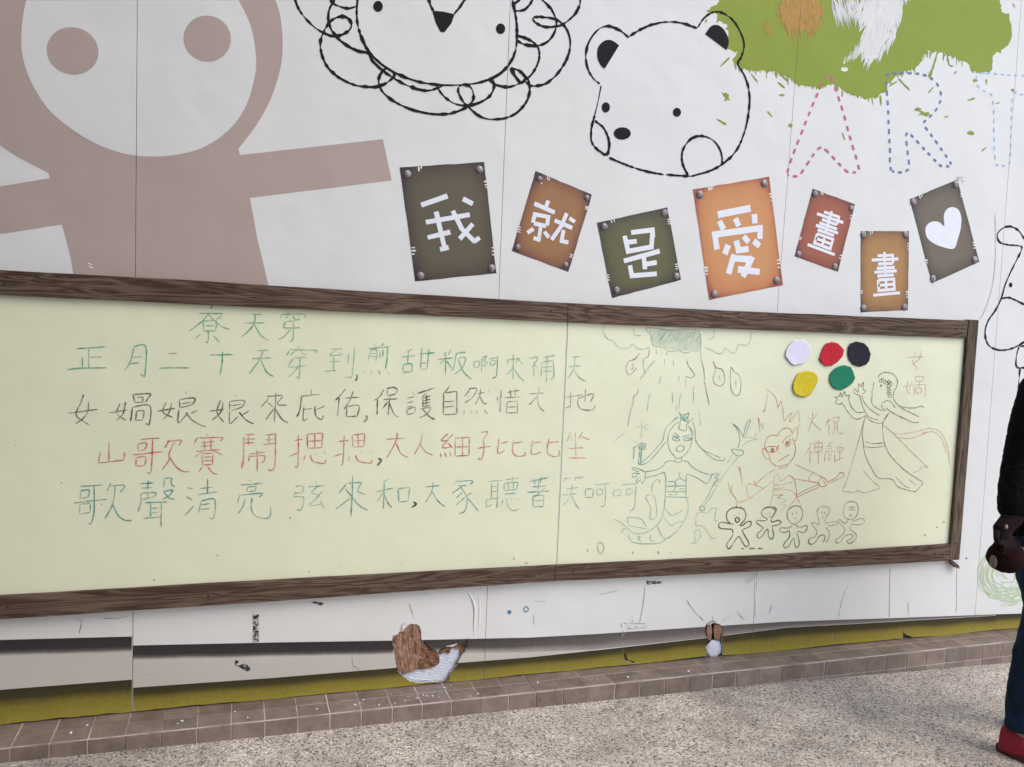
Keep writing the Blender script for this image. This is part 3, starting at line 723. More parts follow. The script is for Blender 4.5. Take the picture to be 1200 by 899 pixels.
HUA = [[(.25, .08), (.8, .08), (.8, .27)], [(.03, .175), (1, .175)], [(.25, .27), (.8, .27)], [(.5, 0), (.5, .55)], [(.2, .37), (.85, .37)], [(.1, .455), (.92, .455)], [(.2, .545), (.8, .545)],
       [(.22, .64), (.8, .64), (.8, .88), (.22, .88), (.22, .64)], [(.22, .76), (.8, .76)], [(.5, .64), (.5, .88)], [(0, .975), (1, .975)]]
def hua(tl, tr, br, bl):
    out = []
    for st in HUA:
        q = []
        for s, t in st:
            x = (tl[0] * (1 - s) + tr[0] * s) * (1 - t) + (bl[0] * (1 - s) + br[0] * s) * t; y = (tl[1] * (1 - s) + tr[1] * s) * (1 - t) + (bl[1] * (1 - s) + br[1] * s) * t
            q.append((OG[0] + x / KG, OG[1] + y / KG))
        out.append(q)
    return out
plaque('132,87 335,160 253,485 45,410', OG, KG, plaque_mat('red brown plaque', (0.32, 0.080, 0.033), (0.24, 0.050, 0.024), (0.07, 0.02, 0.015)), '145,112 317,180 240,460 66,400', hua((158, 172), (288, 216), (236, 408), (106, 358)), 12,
       '172,100 175,115;182,104 180,116;312,215 324,218;310,228 322,232;68,318 80,322;66,328 78,330;262,404 274,408;258,418 272,422', 'red brown plaque print with the character 畫')
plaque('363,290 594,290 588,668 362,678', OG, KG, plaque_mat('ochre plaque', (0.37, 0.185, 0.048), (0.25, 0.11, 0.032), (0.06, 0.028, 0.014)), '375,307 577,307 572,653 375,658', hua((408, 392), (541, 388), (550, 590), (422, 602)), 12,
       '408,290 410,306;418,290 418,302;584,350 598,350;584,362 598,362;586,376 596,376;360,576 372,576;360,586 370,586;578,580 592,582;578,592 590,594;580,606 590,606', 'ochre plaque print with the character 畫')
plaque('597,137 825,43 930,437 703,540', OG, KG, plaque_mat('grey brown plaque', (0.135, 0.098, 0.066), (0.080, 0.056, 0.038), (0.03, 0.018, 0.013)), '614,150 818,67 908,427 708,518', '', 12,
       '642,116 648,134;652,112 656,126;838,112 850,108;840,124 852,120;668,432 682,428;672,444 684,440;898,346 912,342;900,358 914,356;902,372 914,370', 'grey brown plaque print with a white heart',
       '762,265 760,215 775,185 800,175 828,185 843,220 842,270 828,325 810,372 770,370 715,350 680,320 672,280 685,255 710,243 740,248 762,265')
ink('ink_scribble', '820,35 855,32;828,28 835,48;845,40 850,58;850,48 860,52', OG, KG, -.0014, .004, M['scuff'], wall, curve=False)

# long-nosed animal at the right and green scribble
OH, KH = (1140, 250), 4.5
ink('animal_doodle', '330,150 290,150 270,130 240,90 200,70 160,78 130,110 140,150 180,165 235,170 258,178 255,200 235,240 200,310 170,380 150,450 120,510 80,570 65,630 80,690 130,720 200,715 270,680 330,640;150,450 190,445 230,460 270,480 330,500;330,690 270,700 245,705 230,760 232,810 270,815 330,815;250,815 245,870 240,960 232,1100', OH, KH, -.0010, .0085, M['ink'], wall, label='black outline of a long-nosed animal at the right edge', rough=1.0, cut=True)
print_poly('animal_eye', oval(200, 378, 9, 13, OH, KH), -.0012, M['ink'])
M['lime'] = marker_mat('pale green crayon print', (0.42, 0.55, 0.24), (0.62, 0.64, 0.62), .35)
random.seed(9); sc = []
for i in range(64):
    a0 = random.uniform(0, 6.28); rr = random.uniform(.03, 1.0) ** .5; cx_, cy_ = 330 + random.uniform(-25, 25), 600 + random.uniform(-20, 20)
    sc.append([(1130 + (cx_ + 225 * rr * math.cos(a0 + t * .3)) / 6.42, 580 + (cy_ + 205 * rr * (1 + .1 * math.sin(t * 2 + i)) * math.sin(a0 + t * .3)) / 6.42) for t in range(random.randint(5, 11))])
ink('crayon_scribble', sc, 0, 0, -.0008, .0048, M['lime'], wall, label='round pale green crayon scribble', rough=.6, cut=True)

# printed bands along the foot of the mural (their fading is part of the print)
def band(top, bot, m, y, label=None, holes=(), nm='printed_band'):
    """top, bot: lists of (u, v) sampled with the same u"""
    bm = bmesh.new(); lay = bm.loops.layers.uv.new('UVMap')
    T = []
    for (a, b), (c, d) in zip(zip(top, top[1:]), zip(bot, bot[1:])):
        n = max(1, int(abs(b[0] - a[0]) / 14))
        for i in range(n): T.append(((a[0] + (b[0] - a[0]) * i / n, a[1] + (b[1] - a[1]) * i / n), (c[0] + (d[0] - c[0]) * i / n, c[1] + (d[1] - c[1]) * i / n)))
    T.append((top[-1], bot[-1]))
    rows = []; U0, U1 = T[0][0][0], T[-1][0][0]; US = []
    for t, b in T:
        US.append(min(1, (t[0] - U0) / 300)); p, q = P(*t, y), P(*b, y)
        if m is M['olive']: q.z = base_z(q.x)
        rows.append([bm.verts.new(p.lerp(q, s / 3)) for s in range(4)])
    for k_, (r0, r1) in enumerate(zip(rows, rows[1:])):
        for s in range(3):
            f = bm.faces.new((r0[s], r0[s + 1], r1[s + 1], r1[s]))
            for lp, vv, uu in zip(f.loops, (s, s + 1, s + 1, s), (k_, k_, k_ + 1, k_ + 1)): lp[lay].uv = (US[uu], vv / 3)
    seam_cut(bm)
    for h in holes: hole_cut(bm, h)
    o = link(nm, bm, m, wall)
    if label: o['label'] = label
    return o
DK, DKR, BG = (0.042, 0.034, 0.035), (0.20, 0.175, 0.17), (0.52, 0.49, 0.43)
M['band_l'] = band_mat('dark band print', ((.0, DK), (.62, (0.048, 0.040, 0.040)), (.80, (0.13, 0.115, 0.105)), (1.0, BG)))
M['band_r'] = band_mat('dark band print fading to grey', ((.0, (0.11, 0.095, 0.088)), (.5, (0.15, 0.13, 0.118)), (1.0, (0.30, 0.265, 0.235))), ((.0, DK), (.60, (0.05, 0.043, 0.042)), (1.0, BG)))
M['beige'] = sheet_mat('beige band print', BG, amount=.08)
M['olive'] = band_mat('olive band print', ((.0, (0.048, 0.038, 0.020)), (.27, (0.060, 0.049, 0.021)), (.55, (0.22, 0.182, 0.035)), (1.0, (0.31, 0.255, 0.045))))
HS = [H1, H2] + SMALLH
band([(-230, 757), (0, 750), (154.6, 746)], [(-230, 776), (0, 769), (154.6, 764.5)], M['band_l'], -.0006)
band([(-230, 776), (0, 769), (154.6, 764.5)], [(-230, 828), (0, 808.5), (154.6, 796.5)], M['beige'], -.0006)
band([(-230, 828), (0, 808.5), (154.6, 796.5)], [(-230, 880), (0, 851), (154.6, 838)], M['olive'], -.0006, 'dark and olive bands printed along the foot')
band([(156, 756.5), (320, 753), (460, 750.8)], [(156, 774), (320, 770), (460, 767)], M['band_l'], -.0006, holes=HS)
band([(460, 750.8), (620, 747.3), (700, 743), (827, 734.5), (921, 728.6), (1044, 724.5), (1167, 720)], [(460, 767), (620, 764.5), (700, 761), (827, 747.4), (921, 735.5), (1044, 728.5), (1167, 721.2)], M['band_r'], -.0006, holes=HS)
band([(156, 774), (320, 770), (460, 767), (620, 764.5), (700, 761)], [(156, 806), (320, 794.5), (460, 783), (620, 770.5), (700, 762.5)], M['beige'], -.0006, holes=HS)
band([(156, 806), (320, 794.5), (460, 783), (620, 770.5), (700, 762), (827, 747.8), (921, 735.8), (1044, 728.8), (1167, 721.5)], [(156, 838), (320, 822), (460, 808), (620, 793), (700, 785), (827, 773), (921, 764), (1044, 750), (1167, 736)], M['olive'], -.0006, holes=HS)
band([(1167, 720), (1200, 719), (1330, 714)], [(1167, 736), (1200, 733), (1330, 716)], M['olive'], -.0007)

# torn places: broken plywood and bare plaster set back behind the sheets
def plate(name, path, y, th, m, amp=.0, div=.006, parent=wall):
    """a broken plate of board, its face splintered by real relief"""
    w3 = [P(*q, y) for q in (ragged(path, .45, len(path)) if parent is not wall else path)]; bm = bmesh.new()
    f = bm.faces.new([bm.verts.new(p) for p in w3]); tri(bm)
    x0, x1 = min(p.x for p in w3), max(p.x for p in w3); z0, z1 = min(p.z for p in w3), max(p.z for p in w3)
    n = int((x1 - x0) / div)
    for i in range(1, n): bisect(bm, (x0 + i * div, 0, 0), (1, 0, 0))
    n = int((z1 - z0) / (div * 1.6))
    for i in range(1, n): bisect(bm, (0, 0, z0 + i * div * 1.6), (0, 0, 1))
    bd = [e for e in bm.edges if e.is_boundary]; ex = bmesh.ops.extrude_edge_only(bm, edges=bd); back = set()
    for v in ex['geom']:
        if isinstance(v, bmesh.types.BMVert): v.co.y += th; back.add(v)
    for v in bm.verts:
        if v in back: continue
        c = v.co; k = (120, 28) if m is not M['ply_dark'] else (45, 150)
        c.y += amp * (pnoise(Vector((c.x * k[0], 3, c.z * k[1]))) + .5 * pnoise(Vector((c.x * k[0] * 2.3, 7, c.z * k[1] * 2.3))))
    return link(name, bm, m, parent)
OI, KI = (450, 720), 9.99
big = plate('torn_patch', pts('60,280 130,180 280,80 400,80 460,180 480,290 620,390 840,310 980,320 990,460 880,640 790,800 560,830 380,830 200,740 100,560', OI, KI), .016, .01, M['plaster'], .0011)
big['label'] = 'torn patch of bare white plaster with broken plywood'
plate('plywood_fragment', pts('95,310 105,262 150,240 200,205 240,182 292,122 380,115 412,142 426,200 436,300 440,380 405,440 415,520 380,640 350,668 280,690 172,652 142,580 132,500 112,380', OI, KI), .0035, .011, M['ply'], .0028, parent=big)
plate('plywood_fragment', pts('436,330 500,350 555,400 622,432 652,520 640,580 580,620 480,642 420,640 385,650 410,520 402,440', OI, KI), .007, .008, M['ply_dark'], .0045, .004, parent=big)
plate('plywood_fragment', pts('650,430 690,400 800,375 870,340 945,352 950,400 905,480 890,400 800,390 760,460 700,440 655,470', OI, KI), .008, .008, M['ply_dark'], .003, .004, parent=big)
random.seed(31)
for cx_, cy_, ax, ay in ((150, 300, 30, 60), (250, 330, 16, 80), (330, 210, 14, 60), (380, 400, 12, 90), (200, 560, 14, 60), (300, 600, 22, 40), (430, 560, 26, 20), (520, 480, 40, 14), (560, 560, 34, 16), (480, 400, 26, 14), (610, 480, 14, 26), (760, 770, 22, 26), (790, 700, 20, 14), (600, 795, 40, 7), (480, 797, 30, 6), (170, 665, 30, 10), (240, 690, 34, 9), (905, 460, 10, 30), (860, 560, 10, 30)):
    n_ = random.randint(5, 8); dk = cy_ > 640 or cx_ > 740
    plate('plywood_splinter', [(OI[0] + (cx_ + ax * math.cos(6.283 * q_ / n_) * random.uniform(.5, 1.1)) / KI, OI[1] + (cy_ + ay * math.sin(6.283 * q_ / n_) * random.uniform(.5, 1.1)) / KI) for q_ in range(n_)], .0015 if dk else random.uniform(-.001, .0015), .004, M['ply_dark'] if dk or random.random() < .35 else M['ply'], .002, .01, parent=big)
# ridges left by the glue on the plaster
bm = bmesh.new(); random.seed(4)
for i in range(14):
    t = i / 13; y0 = 440 + t * 330; xl = 640 - t * 380 + random.uniform(-10, 20); xr = 880 - t * 190
    st = pts(' '.join(f'{xl + (xr - xl) * j / 6},{y0 + 8 * math.sin(j * 1.7 + i) + random.uniform(-3, 3)}' for j in range(7)), OI, KI)
    q = [P(a, b, .0145) for a, b in smooth_path(st, 3)]
    for a, b in zip(q, q[1:]):
        v = [bm.verts.new(p) for p in (a + Vector((0, .0015, .0012)), a - Vector((0, .0008, 0)), b - Vector((0, .0008, 0)), b + Vector((0, .0015, .0012)))]; bm.faces.new(v)
        v = [bm.verts.new(p) for p in (a - Vector((0, .0008, 0)), a + Vector((0, .0015, -.0012)), b + Vector((0, .0015, -.0012)), b - Vector((0, .0008, 0)))]; bm.faces.new(v)
link('glue_ridge', bm, M['plaster'], big)
# curled lips of vinyl round the tear
M['flap'] = mat('torn white vinyl', (0.72, 0.72, 0.71), .6, .05, 30)
def flap(path, o, k, lift, m, parent):
    q = [P(*a, 0) for a in pts(path, o, k)]; bm = bmesh.new(); c = sum(q, Vector()) / len(q)
    vs = [bm.verts.new(p + Vector((0, -.001 - lift * (i % 3) / 2, 0))) for i, p in enumerate(q)]; cv = bm.verts.new(c + Vector((0, -lift * .6 - .001, 0)))
    for i in range(len(vs)): bm.faces.new((vs[i], vs[(i + 1) % len(vs)], cv))
    r = bmesh.ops.extrude_face_region(bm, geom=bm.faces[:])
    for v in r['geom']:
        if isinstance(v, bmesh.types.BMVert): v.co.y += .0007
    link('vinyl_flap', bm, m, parent)
flap('212,110 230,92 292,102 270,130 235,165 215,200', OI, KI, .006, M['flap'], big)
flap('100,255 112,238 145,232 125,252', OI, KI, .004, M['flap'], big)
flap('380,108 412,115 432,150 418,148 400,125', OI, KI, .004, M['flap'], big)
flap('720,375 800,355 860,332 862,345 800,374', OI, KI, .004, M['flap'], big)
flap('935,350 985,300 978,250 995,320 1002,352 975,382', OI, KI, .014, M['core'], big)
flap('690,790 760,740 775,760 735,810', OI, KI, .006, M['ply_dark'], big)
OJ, KJ = (810, 715), 12.84
sm = plate('torn_patch', pts('205,150 380,140 500,240 500,720 200,730', OJ, KJ), .028, .003, M['core'], 0, .05)
sm['label'] = 'small torn gap showing plywood and a white ball of filler'
plate('plywood_fragment', pts('240,215 300,190 312,280 305,440 300,462 250,440 235,330', OJ, KJ), .004, .006, M['ply'], .002, parent=sm)
plate('plywood_fragment', pts('350,215 400,222 480,262 478,340 455,380 430,450 360,440 345,330', OJ, KJ), .0045, .006, M['ply'], .003, .004, parent=sm)
flap('235,215 300,165 350,155 372,200 330,190 270,215', OJ, KJ, .006, M['scuff'], sm)
bm = bmesh.new(); c = P(810 + 345 / KJ, 715 + 580 / KJ, .014)
bmesh.ops.create_icosphere(bm, subdivisions=4, radius=1)
for v in bm.verts: v.co = Vector((v.co.x * .043 * (1 + .16 * pnoise(v.co * 3)), v.co.y * .007, v.co.z * .041 * (1 + .22 * pnoise(v.co * 2.5)))) + c
link('white_filler', bm, M['plaster'], sm, True)
# tape remnants, pen marks, cracks and folds
M['tape'] = mat('torn black tape', (0.03, 0.03, 0.03), .7, .5, 55)
nn = M['tape'].node_tree.nodes; rr = [x for x in nn if x.type == 'VALTORGB'][0]; rr.color_ramp.elements[0].position = .50; rr.color_ramp.elements[1].position = .54
rr.color_ramp.elements[0].color = (0.02, 0.02, 0.02, 1); rr.color_ramp.elements[1].color = (0.50, 0.50, 0.48, 1)
O1, K1, O2, K2, O4 = (0, 640), 3.472, (300, 640), 3.747, (900, 640)
O3 = (600, 640)
for q, o, k in (('1028,274 1040,280 1054,278 1052,335 1053,390 1028,392 1030,335', O1, K1), ('958,462 1025,492 1022,508 1005,510 955,482', O1, K1), ('590,152 662,154 655,164 592,170', O3, K2), ('235,246 262,243 298,250 290,262 262,254', O2, K2)):
    print_poly('tape_remnant', pts(q, o, k), -.0012, M['tape'])
cr = strokes('585,170 575,260 560,338;525,300 530,340;765,235 800,285 850,335;965,300 940,318 915,340;880,305 882,325;985,285 1020,325;1140,255 1130,300;95,300 97,350;480,335 482,365;590,340 588,358;488,340 525,338 588,342;500,365 548,360 590,358;500,345 520,362;540,345 552,362;490,370 482,420 488,468;505,375 480,400', O3, K2)
cr += strokes('325,160 300,225 283,300;497,75 495,180 493,290;570,225 571,290;20,240 5,265;265,345 262,395;768,60 766,275;5,395 10,415;0,385 5,398', O4, 3.47)
cr += strokes('422,475 425,520 445,535 460,545;640,345 632,378;672,250 695,320', O2, K2) + strokes('310,302 332,305 322,358;415,292 470,295 520,285;20,345 30,348;568,524 575,530', O1, K1)
ink('crack', cr, 0, 0, -.0011, .0021, M['crack'], wall, rough=1.2, taper=.1)
sf = strokes('380,213 425,205 468,192;95,242 150,243;1020,165 1050,135 1070,112;1030,170 1060,140 1080,118;1130,270 1140,262', O3, K2) + strokes('590,522 640,526;25,525 32,540;745,540 748,546', O1, K1) + strokes('118,0 120,120 118,260 100,400 60,520 35,560', OH, KH)
ink('scuff_mark', sf, 0, 0, -.0011, .0034, M['scuff'], wall, rough=.8, taper=.1)
ink('pencil_mark', '100,40 98,45;600,900 604,905', (0, 0), 3, -.0011, .003, M['scuff'], wall, rough=.8)
M['pen'] = mat('blue pen', (0.07, 0.20, 0.36), .6)
print_poly('pen_dot', oval(1113, 290, 9, 9, O2, K2), -.0012, M['pen'])
ink('pen_ring', [oval(62, 277, 10, 11, O3, K2) + [oval(62, 277, 10, 11, O3, K2)[0]]], 0, 0, -.0012, .004, M['pen'], wall)
# folds in the vinyl: real ridges
def ridge(data, o, k, hgt, wd):
    bm = bmesh.new()
    for st in strokes(data, o, k):
        q = [P(a, b) for a, b in smooth_path(st, 4)]; rows = []
        for i, c in enumerate(q):
            t = (q[min(i + 1, len(q) - 1)] - q[max(i - 1, 0)]).normalized(); n = Vector((-t.z, 0, t.x)); e = math.sin(math.pi * (i + .05) / (len(q) - .9))
            rows.append([bm.verts.new(c + n * s * wd * .5 * max(.25, e) + Vector((0, -.0003 - hgt * e * h, 0))) for s, h in ((-1, 0), (-.4, .75), (0, 1), (.4, .75), (1, 0))])
        for a, b in zip(rows, rows[1:]):
            for j in range(4): bm.faces.new((a[j], b[j], b[j + 1], a[j + 1]))
    link('vinyl_fold', bm, M['vinyl'], wall, True)
ridge('920,190 945,225 960,270 958,330 955,405', O2, K2, .006, .014)
ridge('975,185 982,280 975,405', O2, K2, .002, .010)
ridge('1065,112 1068,220 1070,330', O3, K2, .003, .010)
ridge('765,60 785,72 812,80;770,90 795,100 825,104', (0, 300), 7.5, .0018, .006)

# ------------------------------------------------------------------ writing board
YF, YB = -.034, -.016                                    # rail fronts, board face
board = tag(empty('writing_board', (1.2, 0, .55)), 'long cream writing board in a weathered brown timber frame, with handwriting and drawings', 'board')
def zline(tab, y):
    w3 = [P(a, b, y) for a, b in tab]
    def f(x):
        if x <= w3[0].x: a, b = w3[0], w3[1]
        elif x >= w3[-1].x: a, b = w3[-2], w3[-1]
        else:
            for a, b in zip(w3, w3[1:]):
                if a.x <= x <= b.x: break
        return a.z + (b.z - a.z) * (x - a.x) / (b.x - a.x)
    return f
TO = zline([(0, 316.5), (200, 327), (400, 339.5), (660, 355), (920, 367), (1147, 376)], YF)
TI = zline([(0, 345.5), (250, 357.5), (480, 368.5), (700, 379.5), (900, 387), (1130, 396.5)], YF)
BI = zline([(0, 699), (320, 680.3), (620, 664.5), (920, 650), (1112, 638)], YF)
BO = zline([(0, 726), (320, 705), (620, 683), (920, 668), (1116, 657)], YF)
XL = -1.55
XR0, XR1 = P(1117, 600, YF).x, P(1138.5, 480, YF).x
XJ = P(664.5, 380, YF).x
def rail(name, x0, x1, zb, zt, m, y=YF, depth=.030, up=False):
    bm = bmesh.new(); n = max(2, int((x1 - x0) / .06)) if not up else 24
    rows = []
    for i in range(n + 1):
        if up:
            z = zb + (zt - zb) * i / n; w = .0016 * pnoise(Vector((3, z * 5, 1))); w2 = .0016 * pnoise(Vector((9, z * 5, 1)))
            c = [(x0 + w, y, z), (x1 + w2, y, z), (x1 + w2, y + depth, z), (x0 + w, y + depth, z)]
        else:
            x = x0 + (x1 - x0) * i / n; w = .0014 * pnoise(Vector((x * 4, 3, 1))); w2 = .0018 * pnoise(Vector((x * 4, 9, 1)))
            c = [(x, y, zb(x) + w), (x, y, zt(x) + w2), (x, y + depth, zt(x) + w2), (x, y + depth, zb(x) + w)]
        rows.append([bm.verts.new(v) for v in c])
    for a, b in zip(rows, rows[1:]):
        for j in range(4): bm.faces.new((a[j], a[(j + 1) % 4], b[(j + 1) % 4], b[j]))
    bm.faces.new(rows[0]); bm.faces.new(rows[-1][::-1])
    bmesh.ops.recalc_face_normals(bm, faces=bm.faces[:])
    o = link(name, bm, m, board)
    bv = o.modifiers.new('bevel', 'BEVEL'); bv.width = .0022; bv.segments = 2; bv.limit_method = 'ANGLE'; bv.angle_limit = math.radians(50)
    return o
SW = XR1 - XR0
rail('frame_rail', XL + .055, XJ - .0006, TI, TO, M['wood_x'])
rail('frame_rail', XJ + .0006, XR0 - .001, TI, TO, M['wood_x'], YF + .0007)
rail('frame_rail', XL + .055, XJ - .004, BO, BI, M['wood_x'])
rail('frame_rail', XJ - .003, XR0 + .020, BO, BI, M['wood_x'], YF + .0007)
XR1 = P(1147, 376, YF).x; XR0 = P(1134, 396, YF).x
rail('frame_stile', XR0, XR1, BO(XR1) + .002, TO(XR1) + .004, M['wood_z'], YF - .001, .031, True)
rail('frame_stile', XL, XL + .054, BO(XL), TO(XL), M['wood_z'], YF, .030, True)
# small wedge of wood under the right corner
bm = bmesh.new(); q = [P(*a, -.012) for a in pts('565,628 600,625 690,700 692,738 640,722 600,690', (1060, 600), 11.24)]
f = bm.faces.new([bm.verts.new(v) for v in q]); r = bmesh.ops.extrude_face_region(bm, geom=[f])
for v in r['geom']:
    if isinstance(v, bmesh.types.BMVert): v.co.y -= .016
bmesh.ops.recalc_face_normals(bm, faces=bm.faces[:]); link('wood_wedge', bm, M['wood_x'], board)
# board panels
JX0, JX1 = P(665.3, 380, YB), P(652.6, 658, YB)
def panel(x0, x1, name='board_panel'):
    bm = bmesh.new(); v = []
    zt, zb = TI(.5 * (x0 + x1)) + .03, BI(.5 * (x0 + x1)) - .03
    if x0 < 0: zt, zb = max(TI(x0), TI(x1)) + .012, min(BI(x0), BI(x1)) - .012
    box(bm, x0, x1, YB, -.0035, zb, zt)
    o = link(name, bm, M['board'], board); bv = o.modifiers.new('bevel', 'BEVEL'); bv.width = .002; bv.segments = 2
    return o
panel(XL + .03, JX0.x - .0042); panel(JX0.x + .0012, XR0 + .03)
bm = bmesh.new(); box(bm, JX0.x - .0038, JX0.x - .0010, YB + .0005, -.004, BI(JX0.x) - .01, TI(JX0.x) + .01); link('joint_strip', bm, M['board_edge'], board)
bm = bmesh.new(); box(bm, JX0.x - .006, JX0.x + .004, -.0034, -.0012, BI(JX0.x) - .01, TI(JX0.x) + .01); link('joint_backing', bm, M['core'], board)
for u, v in ((6, 331), (251, 342.5), (9, 711.5), (244, 698.5), (453, 683), (633, 672.5), (671.5, 670.5), (992, 379), (846, 371.5), (646, 364.5), (688, 366), (829, 661.5), (972, 654), (1121, 386), (1132.5, 654.5), (1105, 651), (1140, 396), (1120, 637), (1096, 649)):
    bm = bmesh.new(); bmesh.ops.create_cone(bm, cap_ends=True, segments=10, radius1=.0052, radius2=.0040, depth=.0024, matrix=Matrix.Rotation(math.radians(90), 4, 'X'))
    c = P(u, v, YF - .0012 - (.001 if u > 1110 else 0))
    for q in bm.verts: q.co += c
    link('screw', bm, M['screw'], board)

